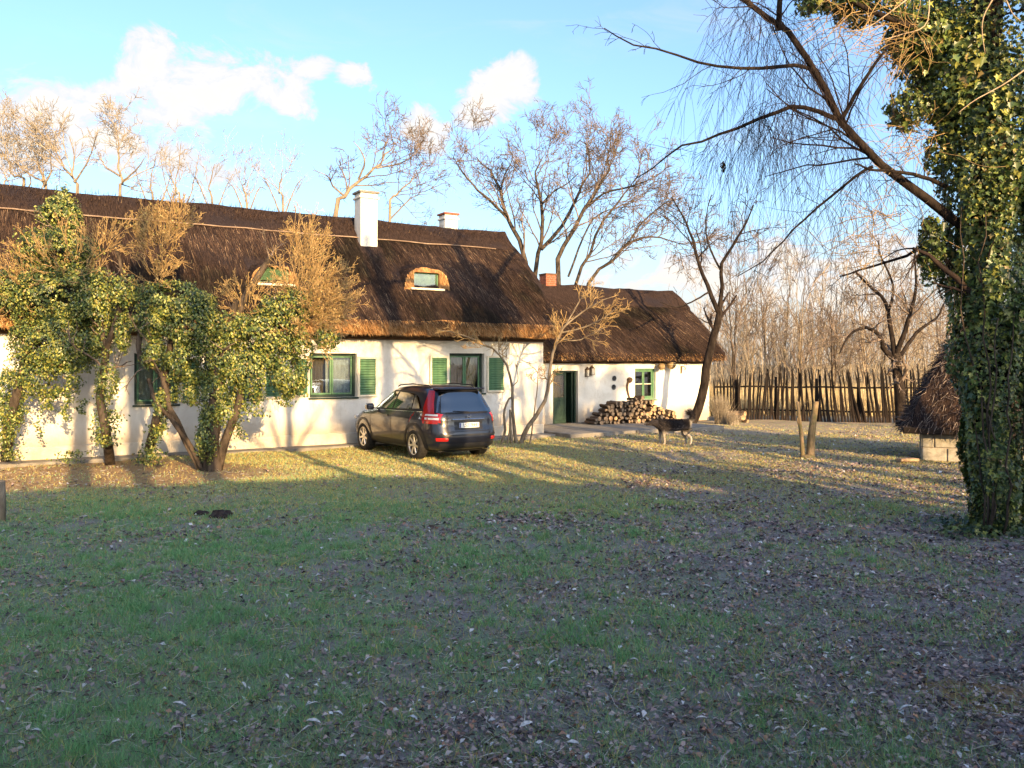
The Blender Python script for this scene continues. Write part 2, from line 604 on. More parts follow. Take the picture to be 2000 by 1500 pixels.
pave('pavement', 14.2, 20.4, 19.9, 23.58, 0.12, 5)
pave('house_path', -5.0, 14.15, 20.55, 21.14, 0.06, 12)

# ------------------------------------------------------------------ houses
HS = 'thatched cottages'


def wall_panel(mb, s0, s1, z0, z1, holes, t0=0.0, th=0.42):
    """front wall (faces -t) with real openings and reveals; plaster edge slightly wavy"""
    ss = sorted({s0, s1, *[h[0] for h in holes], *[h[1] for h in holes]})
    zs = sorted({z0, z1, *[h[2] for h in holes], *[h[3] for h in holes]})

    def solid(i, j):
        if not (0 <= i < len(ss) - 1 and 0 <= j < len(zs) - 1):
            return False
        a, b2 = (ss[i] + ss[i + 1]) / 2, (zs[j] + zs[j + 1]) / 2
        return not any(h[0] < a < h[1] and h[2] < b2 < h[3] for h in holes)
    for i in range(len(ss) - 1):
        for j in range(len(zs) - 1):
            if not solid(i, j):
                continue
            a, b2, c, d = ss[i], ss[i + 1], zs[j], zs[j + 1]
            mb.add([(a, t0, c), (b2, t0, c), (b2, t0, d), (a, t0, d)], [[0, 1, 2, 3]])
            mb.add([(a, t0 + th, c), (b2, t0 + th, c), (b2, t0 + th, d), (a, t0 + th, d)], [[3, 2, 1, 0]])
            if not solid(i - 1, j):
                mb.add([(a, t0, c), (a, t0 + th, c), (a, t0 + th, d), (a, t0, d)], [[3, 2, 1, 0]])
            if not solid(i + 1, j):
                mb.add([(b2, t0, c), (b2, t0 + th, c), (b2, t0 + th, d), (b2, t0, d)], [[0, 1, 2, 3]])
            if not solid(i, j - 1):
                mb.add([(a, t0, c), (b2, t0, c), (b2, t0 + th, c), (a, t0 + th, c)], [[3, 2, 1, 0]])
            if not solid(i, j + 1):
                mb.add([(a, t0, d), (b2, t0, d), (b2, t0 + th, d), (a, t0 + th, d)], [[0, 1, 2, 3]])


def rough_roof(name, parent, s_lo, s_hi, prof, smap, mats, mis, seed, amp=0.05, ds=0.25, lo_map=None):
    """sweep a closed (t,z) profile along s with uneven surface; smap(t) adds to the end position"""
    rng = np.random.default_rng(seed)
    prof = np.array(prof, float)
    k = len(prof)
    ns = int((s_hi - s_lo) / ds) + 1
    fs = np.linspace(0, 1, ns)
    T, Zp = prof[:, 0], prof[:, 1]
    hi = s_hi + np.array([smap(t, z) for t, z in prof])
    lo = s_lo + (np.array([lo_map(t, z) for t, z in prof]) if lo_map else 0 * hi)
    S = lo[None] + (hi - lo)[None] * fs[:, None]
    ph = rng.uniform(0, 6.28, 8)
    wob = (np.sin(S * 1.3 + T[None] * 1.1 + ph[0]) + 0.7 * np.sin(S * 2.9 - T[None] * 2.3 + ph[1]) + 0.5 * np.sin(S * 5.3 + T[None] * 3.7 + ph[2])
           + 0.4 * np.sin(T[None] * 7 + S * 0.8 + ph[3])) * amp * 0.5
    jit = rng.normal(0, amp * 0.22, S.shape)
    Zs = Zp[None] + wob * 0.8 + jit
    Ts = T[None] - wob * 0.5 + rng.normal(0, amp * 0.2, S.shape)
    V = np.stack([S, Ts, Zs], -1).reshape(-1, 3)
    idx = np.arange(ns * k).reshape(ns, k)
    a, b2 = idx[:-1], np.roll(idx[:-1], -1, 1)
    c, d = idx[1:], np.roll(idx[1:], -1, 1)
    Fc = np.stack([a, b2, d, c], -1)
    mi = np.broadcast_to(np.array(mis)[None, :], (ns - 1, k)).reshape(-1)
    mb = MB()
    mb.v = [tuple(q) for q in V]
    mb.f = [list(f) for f in Fc.reshape(-1, 4)[:, ::-1]]
    mb.mi = list(map(int, mi))
    # end caps as a fan so the concave profile closes
    for row, flip in ((idx[0], False), (idx[-1], True)):
        cen = V[row].mean(0)
        ci = len(mb.v)
        mb.v.append(tuple(cen))
        for q in range(k):
            f = [int(row[q]), int(row[(q + 1) % k]), ci]
            mb.f.append(f[::-1] if flip else f)
            mb.mi.append(1)
    return mb.build(name, mats, parent, smooth=False)


def slope_profile(e_t, e_z0, e_z1, r_t, r_z, half, bulge=0.10):
    """closed roof profile: front eave, slope, ridge, back slope, back eave, underside"""
    pr, mi = [], []
    pr += [(e_t + 0.10, e_z0 - 0.02), (e_t + 0.02, e_z0), (e_t, e_z0 + 0.5 * (e_z1 - e_z0)), (e_t + 0.03, e_z1)]
    mi += [1, 1, 1, 0]
    nS = 12
    for i in range(1, nS):
        f = i / nS
        pr.append((e_t + 0.03 + (r_t - e_t - 0.03) * f, e_z1 + (r_z - e_z1) * f + bulge * math.sin(math.pi * f)))
        mi.append(0)
    pr += [(r_t - 0.10, r_z + 0.04), (r_t + 0.10, r_z + 0.04)]
    mi += [0, 0]
    bt = 2 * r_t - e_t
    for i in range(1, nS):
        f = 1 - i / nS
        pr.append((2 * r_t - (e_t + 0.03 + (r_t - e_t - 0.03) * f), e_z1 + (r_z - e_z1) * f + bulge * math.sin(math.pi * f)))
        mi.append(0)
    pr += [(bt - 0.03, e_z1), (bt, e_z0)]
    mi += [1, 1]
    # underside
    pr += [(bt - 0.5, e_z0 + 0.10), (r_t, r_z - 0.55), (e_t + 0.5, e_z0 + 0.10)]
    mi += [0, 0, 0]
    return pr, mi


def strands(name, parent, S, T, Z, dirv, L, w, col, lift, rng):
    """thin reed straws lying on the thatch, joined"""
    n = len(S)
    P = np.stack([S, T, Z], -1)
    D = np.array(dirv, float)[None] + rng.normal(0, 0.06, (n, 3))
    D[:, 2] += lift * rng.random(n)
    D /= np.linalg.norm(D, axis=1, keepdims=True)
    Wv = np.zeros((n, 3))
    Wv[:, 0] = 1.0
    Wv += rng.normal(0, 0.35, (n, 3))
    Wv /= np.linalg.norm(Wv, axis=1, keepdims=True)
    A = P - Wv * w[:, None]
    B = P + Wv * w[:, None]
    C = P + D * L[:, None]
    V = np.stack([A, B, C], 1).reshape(-1, 3)
    Fc = np.arange(n * 3).reshape(-1, 3)
    o = mesh_np(name, V, Fc, MAT['strand'], parent, col=np.repeat(col, 3, 0))
    kind(o, 'stuff')
    return o


def thatch_cols(n, rng, warm=False, S=None, T=None):
    base = np.array([(0.030, 0.020, 0.018), (0.056, 0.036, 0.027), (0.085, 0.053, 0.037), (0.02, 0.017, 0.019), (0.26, 0.18, 0.115)]) if not warm else \
        np.array([(0.42, 0.22, 0.085), (0.28, 0.14, 0.055), (0.50, 0.30, 0.13), (0.12, 0.06, 0.03), (0.58, 0.40, 0.20)])
    p = [.30, .30, .22, .14, .04] if not warm else [.32, .26, .2, .12, .10]
    c = base[rng.choice(5, n, p=p)] * rng.uniform(0.7, 1.25, (n, 1))
    if S is not None:
        # weathered and mossy patches
        q = np.sin(S * 1.1 + 1.7 * np.sin(T * 1.3)) + np.sin(T * 2.3 - S * .7 + 1) + .6 * np.sin(S * 3.1 + T * 4.1)
        c = c * (1 + .28 * q)[:, None].clip(.45, 1.7)
        moss = (q < -1.1)[:, None]
        c = np.where(moss, c * np.array([.85, 1.0, .95]), c)
    return c


def window_unit(par, s0, s1, z0, z1, inset=0.16, sashes=2, bars=0, fr='darkgreen', sash='green', curtains=None, fw=0.07):
    """window > frame, sash, pane, glazing bar, sill, curtain"""
    w = bpy.data.objects.new('window', None)
    link(w, par)
    w.location = ((s0 + s1) / 2, inset, z0)
    a, b2, h = s0 - (s0 + s1) / 2, s1 - (s0 + s1) / 2, z1 - z0
    mb = MB()
    mb.box(a, a + fw, -0.02, 0.08, 0, h, 0.008).box(b2 - fw, b2, -0.02, 0.08, 0, h, 0.008)
    mb.box(a + fw, b2 - fw, -0.02, 0.08, h - fw, h, 0.008).box(a + fw, b2 - fw, -0.02, 0.08, 0, fw, 0.008)
    mb.build('frame', MAT[fr], w)
    iw = (b2 - a - 2 * fw) / sashes
    for i in range(sashes):
        x0, x1 = a + fw + i * iw + 0.004, a + fw + (i + 1) * iw - 0.004
        q = 0.045
        mb = MB()
        mb.box(x0, x0 + q, 0.0, 0.05, fw, h - fw, 0.006).box(x1 - q, x1, 0.0, 0.05, fw, h - fw, 0.006)
        mb.box(x0 + q, x1 - q, 0.0, 0.05, fw, fw + q, 0.006).box(x0 + q, x1 - q, 0.0, 0.05, h - fw - q, h - fw, 0.006)
        mb.build('sash', MAT[sash], w)
        MB().box(x0 + q, x1 - q, 0.022, 0.028, fw + q, h - fw - q).build('pane', MAT['glass'], w)
        for j in range(bars):
            zz = fw + q + (h - 2 * fw - 2 * q) * (j + 1) / (bars + 1)
            MB().box(x0 + q, x1 - q, 0.006, 0.044, zz - 0.014, zz + 0.014, 0.004).build('glazing_bar', MAT['cream'], w)
    MB().box(a - 0.04, b2 + 0.04, -inset - 0.05, -0.02, -0.045, -0.002, 0.01).build('sill', MAT[fr], w)
    for (f0, f1, mt) in (curtains or []):
        x0, x1 = a + fw + (b2 - a - 2 * fw) * f0, a + fw + (b2 - a - 2 * fw) * f1
        k = max(8, int((x1 - x0) / 0.03))
        xs = np.linspace(x0, x1, k)
        yy = 0.20 + 0.03 * np.sin(xs * 55) + 0.01 * np.sin(xs * 23)
        V = np.concatenate([np.stack([xs, yy, np.full(k, 0.02)], -1), np.stack([xs, yy * 0.9 + 0.02, np.full(k, h - 0.02)], -1)])
        Fc = [[i, i + 1, k + i + 1, k + i] for i in range(k - 1)]
        o = mesh_np('curtain', V, Fc, MAT[mt], w, smooth=True)
    return w


def shutter(par, s0, s1, z0, z1, swing=0.0):
    """louvred shutter folded back on the wall: frame + single slats"""
    sh = bpy.data.objects.new('shutter', None)
    link(sh, par)
    sh.location = (s0 if swing >= 0 else s1, -0.035, z0)
    sh.rotation_euler = (0, 0, -swing)
    W, h = s1 - s0, z1 - z0
    off = 0.0 if swing >= 0 else -W
    q = 0.055
    mb = MB()
    mb.box(off, off + q, -0.022, 0.022, 0, h, 0.006).box(off + W - q, off + W, -0.022, 0.022, 0, h, 0.006)
    mb.box(off + q, off + W - q, -0.022, 0.022, 0, q, 0.006).box(off + q, off + W - q, -0.022, 0.022, h - q, h, 0.006)
    mb.build('frame', MAT['cream'], sh)
    nsl = 14
    dz = (h - 2 * q) / nsl
    me = None
    for i in range(nsl):
        if me is None:
            m = MB()
            m.box(off + q, off + W - q, -0.006, 0.006, -dz * 0.62, dz * 0.62, 0.002, M=Matrix.Rotation(math.radians(-38), 4, 'X'))
            o = m.build('slat', MAT['green'], sh)
            me = o.data
        else:
            o = link(bpy.data.objects.new('slat', me), sh)
        o.location = (0, 0, q + dz * (i + 0.5))
    return sh


def build_main_house():
    n0 = 21.2
    par = thing('thatched_house', 'long low white house under a dark thatched roof with white chimney and green shutters', 'house', hw(0, n0), UA, HS)
    S0, S1 = -5.0, 14.13
    Wl = lambda px, py: on_wall(px, py, n0)
    win = []
    for (a, b2, top, bot) in ((262, 348, 690, 790), (448, 512, 697, 780), (605, 697, 690, 776), (878, 946, 690, 768)):
        s0, _ = Wl(a, 700)
        s1, _ = Wl(b2, 700)
        _, zt = Wl((a + b2) / 2, top)
        _, zb = Wl((a + b2) / 2, bot)
        win.append((s0, s1, zb, zt))
    mb = MB()
    wall_panel(mb, S0, S1, 0.34, 2.92, win)
    mb.box(S0, S0 + 0.42, 0.42, 5.4, 0.0, 2.92).box(S1 - 0.42, S1, 0.421, 5.4, 0.0, 2.92).box(S0 + 0.42, S1 - 0.42, 4.98, 5.401, 0.0, 2.92)
    # gables under the thatch
    for s in (S0 + 0.02, S1 - 0.40):
        mb.add([(s, 0.1, 2.92), (s + 0.38, 0.1, 2.92), (s, 2.7, 5.7), (s + 0.38, 2.7, 5.7), (s, 5.3, 2.92), (s + 0.38, 5.3, 2.92)],
               [[0, 4, 2], [1, 3, 5], [0, 2, 3, 1], [2, 4, 5, 3]])
    mb.box(S0 + 0.5, S1 - 0.5, 2.6, 2.75, 0.0, 2.9)        # spine wall inside
    mb.box(S0 + 0.43, S1 - 0.43, 0.43, 4.97, 2.80, 2.88)   # ceiling inside
    mb.build('wall', MAT['limewash'], par)
    MB().box(S0, S1 + 0.02, -0.035, 0.42, 0.0, 0.34, 0.02).build('plinth', MAT['plinth'], par)
    # beam ends and plate carrying the eave
    MB().box(S0, S1 + 0.05, -0.10, 0.10, 2.80, 2.96, 0.02).build('wall_plate', MAT['oldwood'], par)
    # roof
    pr, mi = slope_profile(-0.64, 2.95, 3.29, 2.7, 6.36, 5.4, 0.10)
    RS = 14.20
    smap = lambda t, z: 0.17 * max(0.0, 1 - abs(t - 2.7) / 3.3) + 0.25 * math.sin(math.pi * min(1, max(0, (t + .64) / 3.34))) * (1 if t < 2.7 else 0)
    roof = rough_roof('roof', par, S0 - 0.5, RS, pr, smap, [MAT['thatch'], MAT['cutreed']], mi, 3)
    cap_pr = [(1.98, 5.80), (2.02, 5.88), (2.35, 6.20), (2.62, 6.47), (2.78, 6.47), (3.05, 6.20), (3.38, 5.88), (3.42, 5.80), (2.7, 6.3)]
    rough_roof('ridge_cap', par, S0 - 0.5, RS + 0.16, cap_pr, lambda t, z: 0.0, [MAT['thatch'], MAT['thatch']], [0] * 9, 5, amp=0.035)
    mb = MB()
    rng = np.random.default_rng(11)
    s = np.arange(S0, RS, 0.6)
    mb.tube([(q, 1.92 + rng.normal(0, .012), 5.80 + rng.normal(0, .012)) for q in s], [0.019] * len(s), 6)
    mb.build('ridge_pole', MAT['straw_pole'], par, smooth=True)
    # reed straws over the slope and along the eave
    n = 70000
    S = rng.uniform(-2.2, RS + 0.15, n)
    f = rng.random(n)
    T = -0.61 + 3.3 * f
    Z = 3.29 + 3.07 * f + 0.10 * np.sin(np.pi * f) + 0.035
    dor = [(10.4, 0.74), (6.08, 0.58)]
    keep = np.ones(n, bool)
    for ds_, hw_ in dor:
        keep &= ~((np.abs(S - ds_) < hw_) & (T > 0.30) & (T < 1.15))
    keep &= ~((np.abs(S - 9.25) < 0.35) & (np.abs(T - 1.9) < 0.45))
    S, T, Z = S[keep], T[keep], Z[keep]
    n = len(S)
    strands('thatch_straw', par, S, T, Z, (0, -0.72, -0.68), rng.uniform(.18, .60, n), rng.uniform(.003, .007, n), thatch_cols(n, rng, False, S, T), 0.20, rng)
    n = 26000
    S = rng.uniform(-2.2, RS + 0.1, n)
    f = rng.random(n)
    strands('eave_fringe', par, S, -0.65 + rng.normal(0, .025, n), 2.97 + 0.33 * f, (0, -0.45, -0.75), rng.uniform(.05, .19, n), rng.uniform(.005, .011, n), thatch_cols(n, rng, True), 0.5, rng)
    n = 5000
    S = rng.uniform(-2.2, RS + 0.1, n)
    strands('ridge_straw', par, S, rng.uniform(2.0, 2.9, n), 6.0 + rng.uniform(.0, .42, n), (0, -0.6, -0.1), rng.uniform(.08, .2, n), rng.uniform(.004, .009, n), thatch_cols(n, rng), 0.9, rng)
    # windows and shutters
    cur = [[(0, 1, 'curtain_white')], [(0, 1, 'curtain_white')], [(0.0, 0.36, 'curtain_brown'), (0.42, 1.0, 'curtain_white')], [(0.0, 0.55, 'curtain_brown'), (0.55, 1.0, 'curtain_cream')]]
    for (s0, s1, zb, zt), c in zip(win, cur):
        window_unit(par, s0, s1, zb, zt, sashes=2, curtains=c)
    def sh(a, b2, top, bot, sw=0.0):
        s0, _ = Wl(a, 700)
        s1, _ = Wl(b2, 700)
        shutter(par, s0, s1, Wl(a, bot)[1], Wl(a, top)[1], sw)
    sh(514, 552, 698, 779, 0.0)
    sh(698, 735, 697, 775, 0.10)
    sh(568, 603, 697, 775, -0.12)
    sh(838, 875, 695, 767, -0.05)
    sh(950, 984, 695, 766, 0.06)
    sh(352, 392, 697, 785, 0.05)
    # white chimney on the front slope
    def chimney(name, s, t, w, d, z0, z1, mt, capm):
        c = bpy.data.objects.new(name, None)
        link(c, par)
        c.location = (s, t, z0)
        MB().box(-w / 2, w / 2, -d / 2, d / 2, 0, z1 - z0, 0.015).build('stack', mt, c)
        MB().box(-w / 2 - .05, w / 2 + .05, -d / 2 - .05, d / 2 + .05, z1 - z0 - 0.002, z1 - z0 + 0.06, 0.01).build('coping', capm, c)
        MB().box(-w / 2 - .04, w / 2 + .04, -d / 2 - .04, d / 2 + .04, z1 - z0 - 0.16, z1 - z0 - 0.10, 0.01).build('band', mt, c)
        return c
    chimney('chimney', 9.25, 1.97, 0.52, 0.50, 4.8, 7.08, MAT['limewash'], MAT['concrete'])
    chimney('chimney', 12.75, 3.55, 0.46, 0.46, 5.0, 7.02, MAT['limewash'], MAT['brick'])
    # eyebrow dormers
    def dormer(px, py, wpx, reed_w, hh=0.86):
        rx = (px - 1000) / F
        kx = N.x * rx + N.y
        # slope: z = 3.39 + 0.925 (t+.61)
        a, b2 = 3.37, 0.925
        Y = (HC - a - b2 * 0.61 + b2 * n0) / (b2 * kx + (py - HY) / F)
        t = kx * Y - n0
        z = HC - (py - HY) / F * Y
        s = U.x * rx * Y + U.y * Y
        d = bpy.data.objects.new('dormer', None)
        link(d, par)
        d.location = (s, t - 0.10, z)
        ww, wh = wpx * Y / F / 2 * 1.06, 0.20
        zb, zt2 = -0.02, 0.42
        # hood
        K, R = 22, 6
        vs, fs, mi2 = [], [], []
        rr = np.random.default_rng(int(px))
        for j in range(R + 1):
            tt = [0, .05, .3, .6, .95, 1.4, 1.9][j]
            g = [0.97, 1.0, 1.0, 0.98, 0.95, 0.9, 0.8][j]
            for i in range(K + 1):
                a2 = math.pi * i / K
                cx, sx = math.cos(a2), math.sin(a2)
                x = reed_w * g * math.copysign(abs(cx) ** 0.75, cx)
                zz = -0.18 + hh * abs(sx) ** 0.62 * g + tt * 0.22
                vs.append((x + rr.normal(0, .012), tt + rr.normal(0, .012), zz + rr.normal(0, .014)))
        for j in range(R):
            for i in range(K):
                q = j * (K + 1) + i
                fs.append([q, q + 1, q + K + 2, q + K + 1])
        hood = MB()
        hood.add(vs, fs)
        hood.build('hood', MAT['thatch'], d)
        # face of cut reed around the window opening
        face = MB()
        out = [vs[i] for i in range(K + 1)]
        out += [(-reed_w * .97 + 2 * reed_w * .97 * q / 8, 0, -0.18) for q in range(1, 8)]
        inn = []
        cz = (zb + zt2) / 2
        for (x, _, zz) in out:
            dx, dz = x, zz - cz
            k = max(abs(dx) / ww, abs(dz) / ((zt2 - zb) / 2))
            inn.append((dx / k, 0.0, cz + dz / k))
        L = len(out)
        vv = out + inn + [(p[0], 0.22, p[2]) for p in inn]
        ff = []
        for i in range(L):
            k = (i + 1) % L
            ff.append([i, L + i, L + k, k])
            ff.append([L + i, 2 * L + i, 2 * L + k, L + k])
        face.add(vv, ff)
        face.build('reed_face', MAT['cutreed'], d)
        n = 900
        rg = np.random.default_rng(int(px) + 1)
        xx = rg.uniform(-reed_w, reed_w, n)
        top = -0.18 + hh * np.clip(1 - np.abs(xx / reed_w) ** 2.7, 0, 1) ** 0.31
        zz = -0.1 + (top + 0.1) * (0.35 + 0.62 * rg.random(n))
        ok = ~((np.abs(xx) < ww + .03) & (zz < zt2 + .16))
        xx, zz = xx[ok], zz[ok]
        n = len(xx)
        strands('reed_fringe', d, xx, np.full(n, -0.012), zz, (0, -0.35, -0.95), rg.uniform(.06, .16, n), rg.uniform(.006, .012, n), thatch_cols(n, rg, True), 0.1, rg)
        # window
        fr = MB()
        q = 0.035
        fr.box(-ww, -ww + q, 0.12, 0.17, zb, zt2).box(ww - q, ww, 0.12, 0.17, zb, zt2).box(-ww + q, ww - q, 0.12, 0.17, zt2 - q, zt2).box(-ww + q, ww - q, 0.12, 0.17, zb, zb + q * 1.6)
        fr.build('frame', MAT['green'], d)
        MB().box(-ww + q, ww - q, 0.14, 0.146, zb + q * 1.6, zt2 - q).build('pane', MAT['glass'], d)
        MB().box(-ww + q, ww - q, 0.172, 0.18, zb, zt2).build('curtain', MAT['green_cloth'], d)
        MB().box(-ww - .12, ww + .12, -0.10, 0.12, zb - 0.06, zb - 0.004, 0.008).build('sill', MAT['cream'], d)
    dormer(831, 562, 52, 0.70, 0.76)
    dormer(534, 553, 56, 0.60, 0.62)
    return par


MAT['straw_pole'] = M_noise('weathered_pole', (0.16, 0.11, 0.08), (0.30, 0.22, 0.16), 1.2, bump=0.2, rough=0.9)
MAT['green_cloth'] = M_noise('pale_green_blind', (0.16, 0.24, 0.12), (0.30, 0.38, 0.20), 5.0, rough=0.9, bump=0.1)
HOUSE = build_main_house()


def build_low_house():
    n0 = 23.6
    par = thing('thatched_cottage', 'smaller white cottage with dark thatch, open door and firewood stacked against its wall', 'house', hw(0, n0), UA, HS)
    S0, S1 = 14.2, 23.36
    Wl = lambda px, py: on_wall(px, py, n0)
    d0, d1 = Wl(1080, 720)[0], Wl(1129, 720)[0]
    dz = Wl(1104, 724)[1]
    w0, w1 = Wl(1240, 720)[0], Wl(1281, 720)[0]
    wb, wt = Wl(1260, 780)[1], Wl(1260, 720)[1]
    mb = MB()
    wall_panel(mb, S0, S1, 0.0, 2.45, [(d0, d1, 0.0, dz), (w0, w1, wb, wt)])
    mb.box(S0, S0 + 0.4, 0.42, 5.4, 0, 2.45).box(S1 - 0.4, S1, 0.421, 5.4, 0, 2.45).box(S0 + .4, S1 - .4, 5.0, 5.402, 0, 2.45)
    mb.box(S0 + .41, S1 - .41, 0.43, 4.99, 2.36, 2.42)
    for s in (S1 - 0.40,):
        mb.add([(s, 0.1, 2.45), (s + 0.38, 0.1, 2.45), (s, 2.7, 4.6), (s + 0.38, 2.7, 4.6), (s, 5.3, 2.45), (s + 0.38, 5.3, 2.45)],
               [[0, 4, 2], [1, 3, 5], [0, 2, 3, 1], [2, 4, 5, 3]])
    mb.build('wall', MAT['limewash'], par)
    MB().box(S0, S1 + 0.05, -0.08, 0.10, 2.16, 2.30, 0.02).build('wall_plate', MAT['oldwood'], par)
    pr, mi = slope_profile(-0.52, 2.26, 2.52, 2.7, 5.02, 5.4, 0.16)
    smap = lambda t, z: 0.40 * min(1, max(0.0, (t + .52) / 3.2)) if t < 2.7 else 0.40
    rough_roof('roof', par, S0 - 0.2, 23.66, pr, smap, [MAT['thatch'], MAT['thatch']], mi, 8, amp=0.05)
    cap_pr = [(1.62, 4.30), (1.66, 4.42), (2.2, 4.86), (2.6, 5.13), (2.8, 5.13), (3.2, 4.86), (3.74, 4.42), (3.78, 4.30), (2.7, 4.9)]
    rough_roof('ridge_cap', par, S0 - 0.2, 23.95, cap_pr, lambda t, z: -0.25 * max(0, (z - 4.7)), [MAT['thatch'], MAT['thatch']], [0] * 9, 9, amp=0.04)
    rng = np.random.default_rng(21)
    n = 34000
    S = rng.uniform(S0, 23.85, n)
    f = rng.random(n)
    strands('thatch_straw', par, S, -0.49 + 3.2 * f, 2.52 + 2.5 * f + 0.16 * np.sin(np.pi * f) + 0.035, (0, -0.76, -0.62), rng.uniform(.18, .60, n), rng.uniform(.003, .007, n), thatch_cols(n, rng, False, S, 4 * f), 0.20, rng)
    n = 4500
    S = rng.uniform(S0, 23.75, n)
    c = np.where((rng.random(n) < 0.35)[:, None], thatch_cols(n, rng, True), thatch_cols(n, rng) * 1.4)
    strands('eave_fringe', par, S, -0.53 + rng.normal(0, .02, n), 2.28 + 0.26 * rng.random(n), (0, -0.5, -0.6), rng.uniform(.04, .13, n), rng.uniform(.005, .011, n), c, 0.5, rng)
    # door: left leaf shut, right leaf open
    d = bpy.data.objects.new('door', None)
    link(d, par)
    d.location = ((d0 + d1) / 2, 0.15, 0.10)
    W, H = (d1 - d0), dz - 0.10
    fr = MB()
    fr.box(-W / 2, -W / 2 + .06, -0.03, 0.08, 0, H, .008).box(W / 2 - .06, W / 2, -0.03, 0.08, 0, H, .008).box(-W / 2 + .06, W / 2 - .06, -0.03, 0.08, H - .06, H, .008)
    fr.build('door_frame', MAT['darkgreen'], d)
    leafw = W * 0.56
    lf = MB()
    x0, x1 = -W / 2 + .062, -W / 2 + .062 + leafw
    lf.box(x0, x0 + .08, 0, .045, 0.01, H - .065, .006).box(x1 - .08, x1, 0, .045, 0.01, H - .065, .006)
    for a, b2 in ((0.01, .12), (.80, .90), (H - .16, H - .065)):
        lf.box(x0 + .08, x1 - .08, 0, .045, a, b2, .006)
    lf.build('leaf', MAT['darkgreen'], d)
    MB().box(x0 + .08, x1 - .08, .012, .032, .12, .80, .004).build('door_panel', MAT['darkgreen'], d)
    MB().box(x0 + .08, x1 - .08, .018, .026, .90, H - .16).build('pane', MAT['glass'], d)
    MB().box(x0 + .09, x1 - .09, .05, .056, .90, H - .16).build('curtain', MAT['curtain_brown'], d)
    op = MB()
    op.box(0, .04, 0.0, 0.46, 0.01, H - .065, .006)
    o = op.build('open_leaf', MAT['darkgreen'], d)
    o.location = (W / 2 - .11, 0.08, 0)
    MB().tube([(x1 - .04, -.05, .98), (x1 - .14, -.05, .98)], .012, 6).build('handle', MAT['black'], d)
    MB().box(-W / 2 - .02, W / 2 + .02, -.28, .1, -0.10, 0.0, .01).build('doorstep', MAT['concrete'], d)
    # window with a vertical green middle post
    w = window_unit(par, w0, w1, wb, wt, inset=0.12, sashes=2, bars=1, fr='green', sash='green', fw=0.07)
    # brick chimney on the ridge, brick by brick
    c = bpy.data.objects.new('chimney', None)
    link(c, par)
    c.location = (17.75, 2.72, 4.68)
    c.scale = (.86, .86, .92)
    MB().box(-.24, .24, -.24, .24, 0, .86).build('mortar_core', MAT['mortar'], c)
    bl, bh = 0.245, 0.075
    bm_ = MB()
    bm_.box(-bl / 2 + .004, bl / 2 - .004, -.02, .02, .004, bh - .004, .004)
    first = bm_.build('brick', MAT['brick'], c)
    me = first.data
    k = 0
    for row in range(11):
        for side in range(4):
            for i in range(2):
                o = first if k == 0 else link(bpy.data.objects.new('brick', me), c)
                k += 1
                off = (-.125 if i == 0 else .125) + (0.03 if row % 2 else -0.03)
                ang = side * math.pi / 2
                v = Matrix.Rotation(ang, 3, 'Z') @ Vector((off, -.245, row * (bh + .004)))
                o.location = v
                o.rotation_euler = (0, 0, ang)
    MB().box(-.29, .29, -.29, .29, .862, .92, .01).build('coping', MAT['oldwood'], c)
    return par


COTTAGE = build_low_house()

# ------------------------------------------------------------------ barn added unseen behind the viewer to shade the lawn
def build_shade_barn():
    X0, X1, Yr = -6.0, 34.0, -13.0
    par = thing('shade_barn', 'added long thatched barn behind the viewer that shades the lawn', 'shade_barn', ((X0 + X1) / 2, Yr, 0), 0)
    L = (X1 - X0) / 2
    MB().box(-L, L, -3.2, 3.2, 0, 2.6).build('wall', MAT['plaster'], par)
    ta = math.tan(SUN_EL)
    # ridge heights that throw the shade edge where it lies on the lawn
    bx = np.array([-30, -8.6, -5.0, -1.96, 1.5, 4.2, 6.95, 30])
    by = np.array([14.2, 14.3, 15.4, 16.1, 15.1, 13.7, 12.6, 12.0])
    tt = (by - Yr) / math.cos(SUN_AZ) / -1.0
    rx = bx + math.sin(SUN_AZ) * tt
    rz = tt * ta
    xs = np.linspace(X0 - .4, X1 + .4, 90)
    rng = np.random.default_rng(5)
    z = np.interp(xs, rx, rz) + rng.normal(0, .008, len(xs))
    rows = []
    for f, yy in ((0, -3.9), (.5, -1.9), (.96, -.15), (1, 0), (.96, .15), (.5, 1.9), (0, 3.9)):
        rows.append(np.stack([xs - (X0 + X1) / 2, np.full(len(xs), yy), 2.4 + (z - 2.4) * f], -1))
    V = np.concatenate(rows)
    k = len(xs)
    Fc = [[r * k + i, r * k + i + 1, (r + 1) * k + i + 1, (r + 1) * k + i] for r in range(6) for i in range(k - 1)]
    mb = MB().add(V, Fc)
    for e in (0, k - 1):
        mb.add([rows[q][e] for q in range(7)], [list(range(7))])
    mb.build('roof', MAT['thatch'], par)


build_shade_barn()
# ------------------------------------------------------------------ trees
def resample(pts, n):
    """smooth curve through points (Catmull-Rom), n samples"""
    P = np.array([tuple(p) for p in pts], float)
    if len(P) == 2:
        return P[0][None] + (P[1] - P[0])[None] * np.linspace(0, 1, n)[:, None]
    Q = np.vstack([2 * P[0] - P[1], P, 2 * P[-1] - P[-2]])
    t = np.linspace(0, len(P) - 1 - 1e-6, n)
    i = t.astype(int)
    f = (t - i)[:, None]
    p0, p1, p2, p3 = Q[i], Q[i + 1], Q[i + 2], Q[i + 3]
    return 0.5 * (2 * p1 + (p2 - p0) * f + (2 * p0 - 5 * p1 + 4 * p2 - p3) * f ** 2 + (3 * p1 - p0 - 3 * p2 + p3) * f ** 3)


def plen(pts):
    return np.linalg.norm(np.diff(pts, axis=1), axis=2).sum(1)


